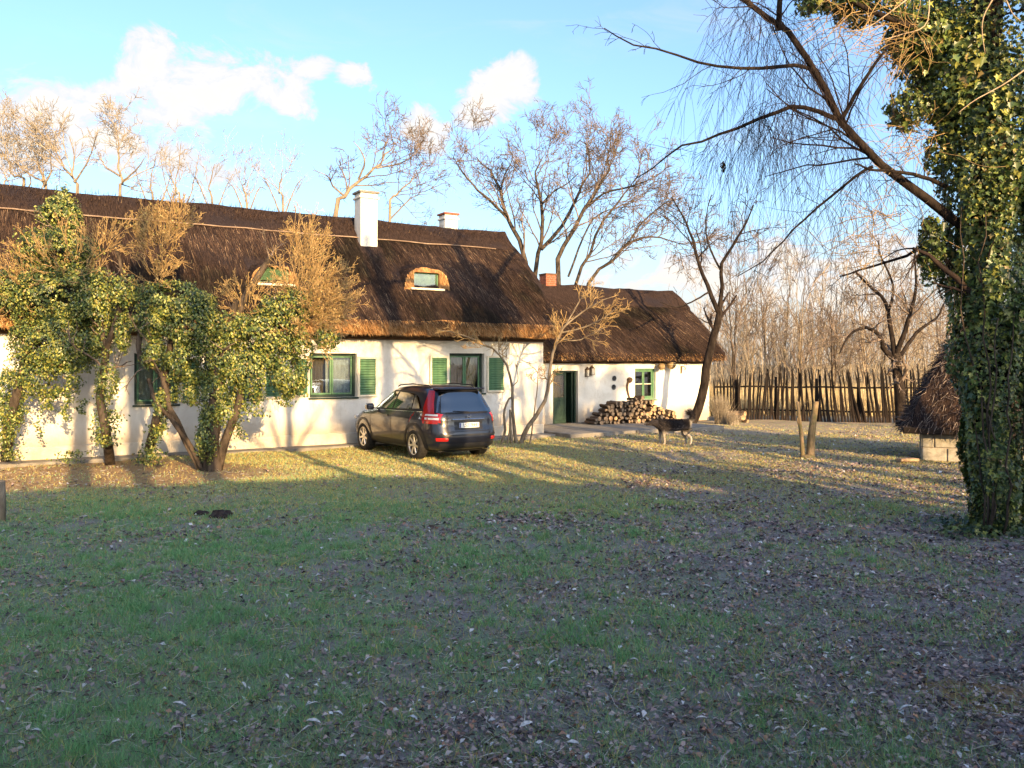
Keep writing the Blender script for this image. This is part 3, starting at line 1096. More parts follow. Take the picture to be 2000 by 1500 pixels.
def sprout(rng, pts, rad, k, f, ang, lr, rr, bias=None, lmax=None, lmin=None):
    B, n, _ = pts.shape
    Lp = plen(pts)
    pi = np.repeat(np.arange(B), k)
    fp = rng.uniform(f[0], f[1], B * k)
    q = fp * (n - 1)
    i = np.minimum(q.astype(int), n - 2)
    w = (q - i)[:, None]
    P = pts[pi, i] * (1 - w) + pts[pi, i + 1] * w
    d = pts[pi, i + 1] - pts[pi, i]
    d /= np.linalg.norm(d, axis=1, keepdims=True) + 1e-9
    r = rng.normal(size=d.shape)
    if bias is not None:
        r = r + np.array(bias)[None]
    r -= (r * d).sum(1, keepdims=True) * d
    r /= np.linalg.norm(r, axis=1, keepdims=True) + 1e-9
    a = np.radians(rng.uniform(ang[0], ang[1], B * k))[:, None]
    D = d * np.cos(a) + r * np.sin(a)
    L = Lp[pi] * rng.uniform(lr[0], lr[1], B * k) * (1.15 - 0.6 * fp)
    if lmax:
        L = np.minimum(L, lmax)
    if lmin:
        L = np.maximum(L, lmin * rng.uniform(.7, 1.3, len(L)))
    R = (rad[pi, i] * (1 - w[:, 0]) + rad[pi, i + 1] * w[:, 0]) * rr
    # short parents carry fewer shoots
    ok = rng.random(len(L)) < np.clip(Lp[pi] / np.percentile(Lp, 80), .12, 1)
    return P[ok], D[ok], L[ok], R[ok]


def extend(rng, P, D, L, R, nseg, wander, trop, tip=0.35, rmin=0.004):
    B = len(P)
    pts = np.empty((B, nseg + 1, 3))
    pts[:, 0] = P
    d = D.copy()
    st = (L / nseg)[:, None]
    tr = np.array(trop)[None]
    for s in range(nseg):
        d = d + rng.normal(0, wander, d.shape) + tr
        d /= np.linalg.norm(d, axis=1, keepdims=True) + 1e-9
        pts[:, s + 1] = pts[:, s] + d * st
    fr = np.linspace(0, 1, nseg + 1)[None]
    R = np.maximum(R, rmin / tip * 0.6)
    rad = R[:, None] * (1 - (1 - tip) * fr)
    return pts, np.maximum(rad, rmin)


def tree(name, label, base, limbs, levels, seed, mt, mtw, group=None, cat='tree', rmin=0.006, lift=(0, 0, 0.03), split=1, extra=None, keep=None):
    """Empty > trunk (limbs), crown (branches and twigs). limbs: (points, r0, r1)"""
    rng = np.random.default_rng(seed)
    base = Vector(base)
    par = thing(name, label, cat, base, 0, group)
    b0 = np.array(base[:])
    n = 13
    pts = np.stack([resample(l[0], n) for l in limbs])
    pts[:, 1:-1] += rng.normal(0, 0.012, pts[:, 1:-1].shape) * plen(pts)[:, None, None] * 0.25
    rad = np.stack([np.linspace(l[1], l[2], n) for l in limbs]) * (.60 if base.y > 32 else 1.0)
    thick, thin = [(pts, rad, 8)], []
    cur = [(pts, rad)]
    for li, lv in enumerate(levels):
        new = []
        for (p, r) in cur:
            if lv.get('per_m'):
                # more shoots on longer limbs
                k = max(1, int(round(lv['per_m'] * float(plen(p).mean()))))
            else:
                k = lv['k']
            P, D, L, R = sprout(rng, p, r, k, lv.get('f', (.25, 1.0)), lv.get('ang', (25, 60)), lv.get('lr', (.3, .6)), lv.get('rr', .6), lv.get('bias'), lv.get('lmax'), lv.get('lmin'))
            if keep is not None:
                msk = keep(P)
                P, D, L, R = P[msk], D[msk], L[msk], R[msk]
            new.append(extend(rng, P, D, L, R, lv.get('n', 5), lv.get('wander', .16), lv.get('trop', lift), lv.get('tip', .35), rmin))
        (thick if li < split - 1 else thin).extend([(p, r, 5 if li == 0 else (4 if li == 1 else 3)) for p, r in new])
        cur = ([(pts, rad)] if lv.get('again') else []) + new
    if extra:
        thin.extend(extra(rng, cur))

    def join(nm, lst, m):
        if not lst:
            return
        Vs, Fs, o = [], [], 0
        for p, r, s in lst:
            V, Fc = tube_batch(p - b0, r, s)
            Vs.append(V)
            Fs.append(Fc + o)
            o += len(V)
        mesh_np(nm, np.concatenate(Vs), np.concatenate(Fs), m, par, smooth=True)
    join('trunk', thick, mt)
    join('crown', thin, mtw)
    return par, cur


def bare_levels(k1=8, k2=6, k3=5, k4=0, lr=(.28, .55), up=0.05):
    lv = [dict(k=k1, f=(.25, 1), ang=(18, 48), lr=(lr[0], lr[1]), rr=.45, lmax=2.6, n=7, wander=.13, trop=(0, 0, up)),
          dict(k=k2, f=(.2, 1), ang=(25, 60), lr=(.3, .6), rr=.55, n=6, wander=.16, trop=(0, 0, up), lmin=.5),
          dict(k=k3, f=(.15, 1), ang=(25, 65), lr=(.3, .6), rr=.55, n=4, wander=.18, trop=(0, 0, up), lmin=.35)]
    if k4:
        lv.append(dict(k=k4, f=(.1, 1), ang=(25, 65), lr=(.35, .65), rr=.6, n=3, wander=.18, trop=(0, 0, up * .5), lmin=.25))
    return lv


GB = 'bare trees behind the houses'


def L2(Y, *pts, dy=None):
    """limb given by photo columns/rows at distance Y (dy: offsets in depth); far crowns leave room for their twigs"""
    if Y > 32:
        pts = [(x, y if y > 400 else 400 - (400 - y) * (.62 if x > 500 else .56)) for x, y in pts]
    return [pp(x, y, Y + (dy[i] if dy else 0.0)) for i, (x, y) in enumerate(pts)]


def build_back_trees():
    # wide tree rising over the cottage roof, two clumps of stems
    Y = 39.0
    tree('walnut_tree', 'large bare tree with several upright limbs rising behind the gap between house and cottage', pp(1035, 760, Y), [
        (L2(Y, (1040, 800), (1032, 620), (1024, 514), (1008, 455), (990, 420), (978, 365), (968, 320), (950, 280), (930, 250), dy=[0, 0, 0, .3, .6, 1, 1, 1.4, 1.6]), .24, .035),
        (L2(Y, (990, 425), (955, 385), (925, 340), (905, 300), (885, 250), dy=[.6, 0, -.6, -1, -1.2]), .12, .03),
        (L2(Y, (1045, 780), (1046, 540), (1058, 470), (1057, 395), (1050, 345), (1048, 297), (1060, 250), dy=[0, 0, -.2, -.4, -.8, -1, -1]), .20, .035),
        (L2(Y, (1057, 487), (1097, 444), (1125, 381), (1136, 342), (1152, 300), (1150, 240), (1140, 195), dy=[-.2, .2, .6, 1, 1.3, 1.4, 1.5]), .16, .03),
        (L2(Y, (1058, 400), (1080, 360), (1110, 330), (1130, 300), dy=[-.4, -1.0, -1.6, -2]), .08, .025),
        (L2(Y, (978, 365), (985, 310), (1000, 260), (1000, 215), dy=[1, .5, .2, 0]), .08, .02),
    ], bare_levels(15, 7, 5, 2), 101, MAT['bark'], MAT['twig_brown'], GB, rmin=0.007)
    Y = 36.5
    tree('walnut_tree', 'large bare spreading tree rising behind the cottage roof with limbs arching right', pp(1110, 760, Y), [
        (L2(Y, (1100, 800), (1090, 530), (1108, 465), (1143, 405), (1167, 346), (1185, 300), (1190, 250), (1178, 205), dy=[0, 0, .2, .4, .8, 1, 1.2, 1.4]), .20, .03),
        (L2(Y, (1140, 410), (1180, 365), (1225, 345), (1262, 325), (1290, 300), dy=[.4, 0, -.5, -1, -1.2]), .10, .025),
        (L2(Y, (1118, 700), (1125, 556), (1153, 496), (1178, 430), (1210, 388), (1230, 346), (1250, 300), dy=[0, 0, -.3, -.6, -.8, -1, -1]), .14, .025),
        (L2(Y, (1125, 700), (1150, 555), (1195, 510), (1230, 472), (1272, 461), (1310, 470), (1345, 480), dy=[0, 0, .3, .6, .8, 1, 1]), .14, .025),
        (L2(Y, (1165, 530), (1215, 490), (1260, 430), (1300, 395), (1330, 380), dy=[.2, -.4, -.8, -1.2, -1.4]), .08, .02),
        (L2(Y, (1110, 540), (1150, 440), (1190, 410), (1260, 400), dy=[0, .6, 1.2, 1.8]), .08, .02),
    ], bare_levels(15, 7, 5, 2), 102, MAT['bark'], MAT['twig_brown'], GB, rmin=0.007)
    Y = 36.0
    tree('acacia_tree', 'bare leaning tree with gnarled limbs behind the tall white chimney', pp(660, 760, Y), [
        (L2(Y, (650, 800), (655, 430), (672, 372), (698, 325), (732, 288), (752, 245), (770, 215), dy=[0, 0, .3, .5, .8, 1, 1]), .2, .03),
        (L2(Y, (672, 372), (650, 340), (640, 310), (610, 290), dy=[.3, 0, -.5, -1]), .08, .02),
        (L2(Y, (700, 320), (712, 270), (705, 230), (690, 200), dy=[.5, .2, 0, 0]), .08, .02),
        (L2(Y, (735, 285), (780, 270), (810, 240), (815, 215), dy=[.8, 1.2, 1.5, 1.6]), .07, .02),
    ], bare_levels(12, 6, 4, 2), 103, MAT['bark_tan'], MAT['twig_brown'], GB, rmin=0.007)
    Y = 35.0
    tree('acacia_tree', 'bare tree with slim curved stems just right of the tall white chimney', pp(770, 760, Y), [
        (L2(Y, (755, 800), (758, 430), (775, 370), (800, 330), (815, 290), dy=[0, 0, .3, .5, .8]), .12, .02),
        (L2(Y, (760, 430), (795, 390), (815, 370), (840, 365), dy=[0, -.3, -.4, -.6]), .06, .015),
    ], bare_levels(11, 6, 4, 2), 104, MAT['bark_tan'], MAT['twig_brown'], GB, rmin=0.007)
    Y = 33.0
    for i, (lab, pts, seed) in enumerate([
        ('bare sunlit tree behind the roof, fourth from the left edge of the picture', [[(235, 800), (233, 395), (238, 320), (234, 260), (232, 190), (228, 130)], [(238, 320), (265, 280), (285, 230)], [(234, 300), (205, 265), (196, 220)]], 105),
        ('bare sunlit tree with forked pale trunk directly above the tallest ivy by the roof', [[(150, 800), (150, 390), (146, 320), (125, 265), (108, 215), (90, 150)], [(146, 320), (168, 260), (180, 210), (190, 150)], [(140, 300), (145, 230), (135, 160)]], 106),
        ('slim bare sunlit tree behind the roof, second from the left edge of the picture', [[(88, 800), (90, 390), (84, 320), (72, 250), (60, 180)], [(86, 330), (100, 280), (95, 200)], [(84, 320), (40, 270), (25, 210)]], 107),
        ('bare sunlit tree at the left edge of the picture behind the roof', [[(40, 800), (48, 390), (28, 300), (10, 240), (-10, 170)], [(44, 370), (60, 320), (50, 260)], [(10, 800), (5, 380), (15, 320), (0, 270)]], 108),
    ]):
        lm = [(L2(Y + i * .8, *p, dy=list(np.linspace(0, .6 * (-1) ** j, len(p)))), .13 if j == 0 else .07, .02) for j, p in enumerate(pts)]
        tree('robinia_tree', lab, pp(pts[0][0][0], 760, Y + i * .8), lm, bare_levels(12, 6, 4, 2, lr=(.14, .30), up=.06), seed, MAT['bark_tan'], MAT['twig_tan'], GB, rmin=0.007)
    # farther, paler
    Y = 52.0
    for i, (x, top, lab) in enumerate([(350, 255, 'pale distant bare tree over the roof just right of the big cloud foot'), (415, 300, 'pale distant bare tree over the roof with a low round crown'),
                                        (480, 330, 'small pale distant bare tree over the roof midway to the chimney'), (550, 310, 'pale distant bare tree over the roof, nearest on the left of the gnarled leaning one'),
                                        (300, 285, 'pale distant bare tree over the roof between two clumps of ivy')]):
        b = pp(x, 780, Y)
        lm = [([b, pp(x + 3, 420, Y), pp(x - 6, 370, Y + .5), pp(x + 4, top + 20, Y)], .16, .03), ([pp(x + 2, 430, Y), pp(x + 25, 370, Y), pp(x + 40, top + 40, Y + 1)], .09, .02),
              ([pp(x, 425, Y), pp(x - 25, 365, Y), pp(x - 38, top + 40, Y - 1)], .09, .02)]
        tree('distant_tree', lab, b, lm, bare_levels(10, 6, 4, 0, lr=(.16, .32), up=.06), 120 + i, MAT['bark_tan'], MAT['twig_tan'], GB, rmin=0.006)
    # slim tree in front of the cottage's right end
    Y = 29.2
    tree('plum_tree', 'slim leaning dark tree standing in front of the right end of the cottage', gp(1347, 832), [
        (L2(Y, (1347, 833), (1364, 800), (1376, 750), (1383, 695), (1394, 655), (1404, 618), (1405, 606)), .17, .11),
        (L2(Y, (1404, 612), (1386, 570), (1366, 520), (1352, 465), (1335, 425), (1312, 385), dy=[0, 0, .3, .6, 1, 1.2]), .09, .02),
        (L2(Y, (1405, 610), (1410, 570), (1409, 520), (1432, 478), (1455, 440), (1472, 400), dy=[0, 0, -.3, -.5, -.8, -1]), .085, .02),
        (L2(Y, (1386, 570), (1350, 590), (1320, 600), (1290, 590), dy=[0, -.4, -.8, -1]), .035, .012),
        (L2(Y, (1409, 530), (1385, 480), (1378, 430), (1390, 380), dy=[-.3, 0, .3, .4]), .04, .012),
    ], [dict(k=7, f=(.35, 1), ang=(30, 65), lr=(.25, .5), rr=.5, n=6, wander=.16, trop=(0, 0, .03)), dict(k=6, f=(.2, 1), ang=(30, 65), lr=(.3, .6), rr=.55, n=5, wander=.18), dict(k=4, f=(.2, 1), ang=(30, 60), lr=(.3, .6), rr=.6, n=3)],
        131, MAT['bark_dark'], MAT['twig_dark'], rmin=0.006, keep=lambda P: P[:, 2] > 3.2)
    # old orchard tree before the fence, dark against the brush
    Y = 28.5
    tree('orchard_tree', 'dark gnarled fruit tree with low crooked limbs in front of the fence end', pp(1757, 830, Y), [
        (L2(Y, (1760, 832), (1757, 770), (1752, 720), (1748, 690)), .19, .14),
        (L2(Y, (1750, 705), (1728, 685), (1718, 655), (1690, 640), (1660, 655), (1640, 690), dy=[0, 0, -.2, -.5, -.8, -1]), .10, .025),
        (L2(Y, (1748, 700), (1740, 650), (1730, 590), (1700, 560), (1670, 530), dy=[0, .2, .4, .6, 1]), .10, .025),
        (L2(Y, (1750, 695), (1768, 645), (1780, 600), (1790, 550), (1785, 500), dy=[0, -.2, -.4, -.6, -.6]), .10, .025),
        (L2(Y, (1755, 700), (1790, 650), (1830, 620), (1850, 580), dy=[0, .3, .5, .8]), .08, .02),
        (L2(Y, (1735, 610), (1745, 560), (1720, 500), (1715, 470), dy=[.3, .3, 0, 0]), .05, .02),
    ], [dict(k=8, f=(.3, 1), ang=(30, 75), lr=(.3, .6), rr=.5, n=6, wander=.24, trop=(0, 0, -.01)), dict(k=6, f=(.2, 1), ang=(30, 75), lr=(.3, .6), rr=.55, n=5, wander=.22), dict(k=5, f=(.2, 1), ang=(30, 60), lr=(.3, .6), rr=.6, n=3)],
        132, MAT['bark_dark'], MAT['twig_brown'], rmin=0.006)


build_back_trees()


def build_thicket():
    """young trees and brush beyond the fence"""
    rng = np.random.default_rng(77)
    xs = [(1432, 40), (1466, 46), (1500, 43), (1528, 50), (1560, 41), (1592, 48), (1626, 44), (1655, 52), (1690, 43), (1724, 49), (1768, 45), (1806, 51), (1842, 44)]
    tops = [470, 440, 455, 480, 500, 540, 560, 520, 545, 500, 520, 480, 450]
    names = ['leftmost', 'second', 'third', 'fourth', 'fifth', 'sixth', 'seventh', 'eighth', 'ninth', 'tenth', 'eleventh', 'twelfth', 'thirteenth']
    for i, ((x, Y), top) in enumerate(zip(xs, tops)):
        b = pp(x, 0, Y)
        b.z = 0
        lm = []
        for j in range(3):
            dx = rng.uniform(-22, 22)
            tp = top + rng.uniform(-15, 70) * j
            lm.append(([b + Vector((rng.uniform(-.2, .2), rng.uniform(-.2, .2), 0)), pp(x + dx * .3, 700, Y), pp(x + dx * .6 + rng.uniform(-4, 4), 620, Y + rng.uniform(-.5, .5)), pp(x + dx, tp, Y + rng.uniform(-1, 1))], rng.uniform(.05, .10), .015))
        tree('sapling_tree', 'thin tan sapling beyond the picket fence, %s from the cottage' % names[i] if i else 'thin tan sapling beyond the picket fence, nearest to the cottage', b, lm,
             [dict(k=12, f=(.15, 1), ang=(20, 50), lr=(.2, .42), rr=.5, n=5, wander=.13, trop=(0, 0, .07)), dict(k=7, f=(.2, 1), ang=(25, 55), lr=(.3, .6), rr=.55, n=4, trop=(0, 0, .05)), dict(k=3, f=(.2, 1), ang=(25, 55), lr=(.35, .7), rr=.6, n=3)],
             200 + i, MAT['bark_tan'] if i % 3 else MAT['bark'], MAT['twig_tan'] if i % 2 else MAT['twig_brown'], 'saplings beyond the fence', rmin=0.007)
    # far brush: one mass of stems and twigs
    n = 1500
    Y = rng.uniform(44, 75, n)
    X = rng.uniform(-.08, .80, n) * Y
    P = np.stack([X, Y, np.zeros(n)], -1)
    D = np.stack([rng.normal(0, .16, n), rng.normal(0, .16, n), np.ones(n)], -1)
    D /= np.linalg.norm(D, axis=1, keepdims=True)
    pts, rad = extend(rng, P, D, rng.uniform(2.2, 6.2, n), rng.uniform(.02, .045, n), 6, .09, (0, 0, .05), .3, .011)
    P2, D2, Lb, R2 = sprout(rng, pts, rad, 9, (.2, 1), (20, 55), (.18, .42), .6)
    p2, r2 = extend(rng, P2, D2, Lb, R2, 3, .15, (0, 0, .06), .4, .010)
    V1, F1 = tube_batch(pts, rad, 3)
    V2, F2 = tube_batch(p2, r2, 3)
    o = mesh_np('far_brushwood', np.concatenate([V1, V2]), np.concatenate([F1, F2 + len(V1)]), MAT['twig_tan'], smooth=True)
    kind(o, 'stuff', 'tan leafless brushwood in the distance beyond the fence')
    # dry reeds behind the fence
    n = 26000
    Y = 34.5 + 22 * rng.random(n) ** 1.6
    X = rng.uniform(.10, .78, n) * Y
    h = rng.uniform(.5, 1.35, n)
    a = rng.uniform(0, 6.28, n)
    w = rng.uniform(.008, .02, n)
    A = np.stack([X - w * np.cos(a), Y - w * np.sin(a), np.zeros(n)], -1)
    B = np.stack([X + w * np.cos(a), Y + w * np.sin(a), np.zeros(n)], -1)
    C = np.stack([X + rng.normal(0, .16, n), Y + rng.normal(0, .16, n), h], -1)
    V = np.stack([A, B, C], 1).reshape(-1, 3)
    c = np.array([(.52, .42, .23), (.64, .54, .33), (.38, .29, .15)])[rng.integers(0, 3, n)] * rng.uniform(.75, 1.2, (n, 1))
    o = mesh_np('dry_reeds', V, np.arange(3 * n).reshape(-1, 3), MAT['grass'], col=np.repeat(c, 3, 0))
    kind(o, 'stuff', 'pale dry reeds and tall grass beyond the picket fence')


build_thicket()


# ------------------------------------------------------------------ leaves
def leaves(name, parent, C, Nn, size, col, rng, lobed=False, mat=None, tipdown=0.8, base=None):
    """folded leaves: two faces about the midrib"""
    n = len(C)
    Nn = Nn / (np.linalg.norm(Nn, axis=1, keepdims=True) + 1e-9)
    tip = rng.normal(0, .5, (n, 3)) + np.array([0, 0, -tipdown])
    tip -= (tip * Nn).sum(1, keepdims=True) * Nn
    tip /= np.linalg.norm(tip, axis=1, keepdims=True) + 1e-9
    side = np.cross(Nn, tip)
    s = size[:, None]
    fold = (rng.uniform(.05, .35, n) * size)[:, None]
    if lobed:
        pat = [(-.40, 0, 0), (-.42, .36, .8), (-.18, .26, .5), (.04, .52, 1), (.14, .22, .4), (.66, 0, 0), (.14, -.22, .4), (.04, -.52, 1), (-.18, -.26, .5), (-.42, -.36, .8)]
        fc = [[0, 5, 4, 3, 2, 1], [0, 9, 8, 7, 6, 5]]
    else:
        pat = [(-.5, 0, 0), (0, .32, 1), (.5, 0, 0), (0, -.32, 1)]
        fc = [[0, 2, 1], [0, 3, 2]]
    vs = [C + tip * s * a + side * s * b2 + Nn * fold * f for a, b2, f in pat]
    V = np.stack(vs, 1).reshape(-1, 3)
    k = len(pat)
    if base is not None:
        V = V - np.array(base[:])[None]
    Fc = (np.array(fc)[None] + (np.arange(n) * k)[:, None, None]).reshape(-1, len(fc[0]))
    return mesh_np(name, V, Fc, mat or MAT['leaf'], parent, col=np.repeat(col, k, 0))


def ivy_cols(n, rng, bright=0.0):
    base = np.array([(.045, .075, .024), (.075, .115, .032), (.125, .165, .042), (.27, .28, .065), (.026, .050, .024), (.26, .20, .08)])
    p = np.array([.26, .28, .20, .08 + bright, .14, .04])
    p /= p.sum()
    return base[rng.choice(6, n, p=p)] * rng.uniform(.75, 1.25, (n, 1))


def ellipsoid_pts(rng, c, r, n, shell=.55):
    d = rng.normal(size=(n, 3))
    d /= np.linalg.norm(d, axis=1, keepdims=True)
    q = (shell + (1 - shell) * rng.random(n)) ** .7
    lump = 1 + .18 * np.sin(d[:, 0] * 7 + c[0]) * np.sin(d[:, 2] * 6 + c[2] * 3) + .12 * np.sin(d[:, 1] * 11 + d[:, 2] * 9)
    return np.array(c)[None] + d * np.array(r)[None] * (q * lump)[:, None], d


def strand_pts(rng, top, length, n, spread=.05):
    f = rng.random(n)
    P = np.array(top)[None] + np.stack([rng.normal(0, spread, n) + .06 * np.sin(f * 7), rng.normal(0, spread, n), -f * length], -1)
    return P, rng.normal(size=(n, 3)) + np.array([.3, -1, .2])


def build_house_ivy():
    rng = np.random.default_rng(301)
    G = 'ivy-grown trees before the house'
    E = lambda px, py, Y, rx, ry, rz, n: (tuple(pp(px, py, Y)), (rx, ry, rz), n)

    def ivy_tree(name, label, base, limbs, blobs, strands_, dry, seed, leafsize=(.034, .078)):
        par, cur = tree(name, label, base, limbs, [dict(k=5, f=(.45, 1), ang=(30, 70), lr=(.14, .3), rr=.32, n=5, wander=.2, trop=(0, 0, .02)), dict(k=5, f=(.3, 1), ang=(30, 70), lr=(.3, .6), rr=.5, n=4)], seed, MAT['bark'], MAT['twig_brown'], G, keep=lambda P: P[:, 2] > 1.6)
        rg = np.random.default_rng(seed + 5)
        Cs, Ns = [], []
        for c, r, n in blobs:
            p, d = ellipsoid_pts(rg, c, r, int(n * 1.7))
            ragged = np.sin(p[:, 0] * 6.1 + p[:, 2] * 2.3) + np.sin(p[:, 2] * 7.7 - p[:, 0] * 3.1) + np.sin(p[:, 1] * 8.3 + p[:, 2] * 4.7)
            okp = ragged > rg.uniform(-2.2, .2, len(p))
            p, d = p[okp], d[okp]
            Cs.append(p)
            Ns.append(d + rg.normal(0, .55, d.shape) + np.array([.2, -.5, .25]))
        for top, ln, n, sp in strands_:
            p, d = strand_pts(rg, top, ln, n, sp)
            Cs.append(p)
            Ns.append(d)
        C, Nn = np.concatenate(Cs), np.concatenate(Ns)
        ok = C[:, 2] > .02
        C, Nn = C[ok], Nn[ok]
        n = len(C)
        kind(leaves('ivy', par, C, Nn, rg.uniform(*leafsize, n), ivy_cols(n, rg, .30), rg, base=base), 'stuff')
        # dry flowering shoots standing out of the ivy
        if dry:
            L = []
            lc = []
            for c, r, n, dirv, ln in dry:
                p, d = ellipsoid_pts(rg, c, r, n, .25)
                D = d * .7 + np.array(dirv)[None] + rg.normal(0, .28, d.shape)
                D /= np.linalg.norm(D, axis=1, keepdims=True)
                q, rad = extend(rg, p, D, rg.uniform(ln * .6, ln * 1.35, n), np.full(n, .007), 4, .11, (0, 0, .07), .4, .004)
                L.append((q, rad))
                P2, D2, L2_, R2 = sprout(rg, q, rad, 6, (.3, 1), (18, 45), (.22, .45), .6)
                q2, r2 = extend(rg, P2, D2, L2_, R2, 3, .17, (0, 0, .06), .5, .004)
                L.append((q2, r2))
                P3, D3, L3_, R3 = sprout(rg, q2, r2, 2, (.4, 1), (25, 60), (.4, .7), .8)
                q3, r3 = extend(rg, P3, D3, L3_, R3, 2, .17, (0, 0, .06), .6, .004)
                L.append((q3, r3))
                lc.append(q2[::2, -1])
                lc.append(q3[::2, -1])
            Vs, Fs, o = [], [], 0
            for q, r in L:
                V, Fc = tube_batch(q - np.array(base[:]), r, 3)
                Vs.append(V)
                Fs.append(Fc + o)
                o += len(V)
            mesh_np('dry_shoots', np.concatenate(Vs), np.concatenate(Fs), MAT['shoot'], par, smooth=True)
            C = np.concatenate(lc)
            n = len(C)
            cc = np.array([(.42, .30, .12), (.34, .22, .09), (.50, .38, .17), (.26, .25, .08)])[rg.integers(0, 4, n)] * rg.uniform(.7, 1.2, (n, 1))
            kind(leaves('seed_heads', par, C, rg.normal(size=(n, 3)) + np.array([.3, -1, .3]), rg.uniform(.016, .038, n), cc, rg, base=base, mat=MAT['litter']), 'stuff')
        return par

    # 1 tall mass at the left edge
    Y = 17.3
    b = gp(215, 905)
    ivy_tree('ivy_tree', 'tall ivy-smothered tree at the left edge reaching above the roof ridge', b, [
        ([b, pp(205, 840, Y), pp(196, 780, Y), pp(205, 680, Y), pp(180, 560, Y + .3), pp(140, 450, Y + .4)], .11, .05),
        ([gp(12, 905), pp(18, 830, Y), pp(45, 720, Y), pp(80, 600, Y + .2), pp(120, 470, Y + .3)], .12, .05),
        ([pp(205, 690, Y), pp(235, 600, Y), pp(238, 530, Y), pp(225, 480, Y)], .06, .03),
    ], [E(118, 425, Y + .4, .42, .4, .42, 2600), E(122, 385, Y + .4, .16, .18, .26, 500), E(110, 490, Y + .2, .85, .55, .50, 4600), E(105, 580, Y, 1.15, .7, .65, 7800), E(120, 670, Y, 1.0, .65, .65, 6600), E(40, 560, Y, .55, .5, .4, 1700), E(185, 600, Y, .34, .5, .85, 2300),
        E(90, 740, Y, .70, .5, .42, 2200), E(210, 740, Y, .20, .3, .5, 700), E(20, 780, Y, .26, .3, .75, 1500)],
        [(pp(15, 770, Y), 1.35, 900, .12), (pp(48, 740, Y), .7, 220, .06), (pp(100, 760, Y), .45, 160, .05), (pp(130, 770, Y), .55, 160, .04), (pp(78, 770, Y), .9, 110, .03), (pp(196, 760, Y), 1.2, 380, .07), (pp(215, 800, Y), .75, 380, .10), (pp(160, 780, Y), .3, 90, .05),
         (pp(140, 880, Y), .25, 160, .15), (pp(290, 880, Y), .3, 220, .12)],
        [(tuple(pp(115, 520, Y - .3)), (.8, .4, .5), 70, (0, -.5, .5), .45), (tuple(pp(30, 560, Y - .2)), (.45, .4, .4), 70, (-.3, -.4, .3), .45), (tuple(pp(200, 480, Y)), (.3, .3, .3), 35, (.2, -.3, .6), .5)], 311)
    # 2 middle
    Y = 17.0
    b = gp(392, 918)
    ivy_tree('ivy_tree', 'leaning ivy-covered tree with a round green crown before the dark window', b, [
        ([b, pp(372, 880, Y), pp(345, 825, Y), pp(325, 780, Y), pp(318, 735, Y), pp(300, 715, Y), pp(275, 700, Y), pp(272, 660, Y), pp(285, 610, Y)], .075, .05),
        ([gp(398, 920), pp(365, 860, Y - .1), pp(330, 815, Y - .1), pp(305, 785, Y - .1), pp(290, 740, Y)], .055, .04),
        ([gp(290, 885), pp(300, 840, Y + .1), pp(318, 780, Y + .1), pp(330, 700, Y + .2), pp(350, 620, Y)], .11, .06),
    ], [E(340, 590, Y, .75, .55, .42, 4600), E(375, 640, Y, .55, .5, .42, 2800), E(300, 620, Y, .45, .45, .45, 2200), E(400, 620, Y, .28, .4, .45, 1200), E(370, 710, Y, .48, .42, .42, 2600), E(405, 700, Y, .25, .3, .7, 1300), E(315, 800, Y, .14, .2, .5, 600), E(300, 690, Y - .1, .25, .25, .35, 900), E(245, 565, Y + .2, .26, .3, .4, 1100), E(240, 650, Y + .3, .16, .2, .45, 600), E(375, 770, Y, .10, .12, .25, 250)],
        [(pp(350, 730, Y), .6, 260, .10), (pp(395, 740, Y), .6, 240, .08), (pp(425, 650, Y), .7, 300, .1), (pp(300, 830, Y), .7, 260, .08)],
        [(tuple(pp(310, 470, Y + .4)), (.42, .35, .40), 120, (.1, -.4, .7), .45), (tuple(pp(345, 430, Y + .4)), (.25, .3, .25), 45, (.1, -.2, .8), .36), (tuple(pp(300, 540, Y + .1)), (.4, .4, .3), 40, (0, -.5, .5), .4)], 312)
    # 3 right
    Y = 16.9
    b = gp(415, 920)
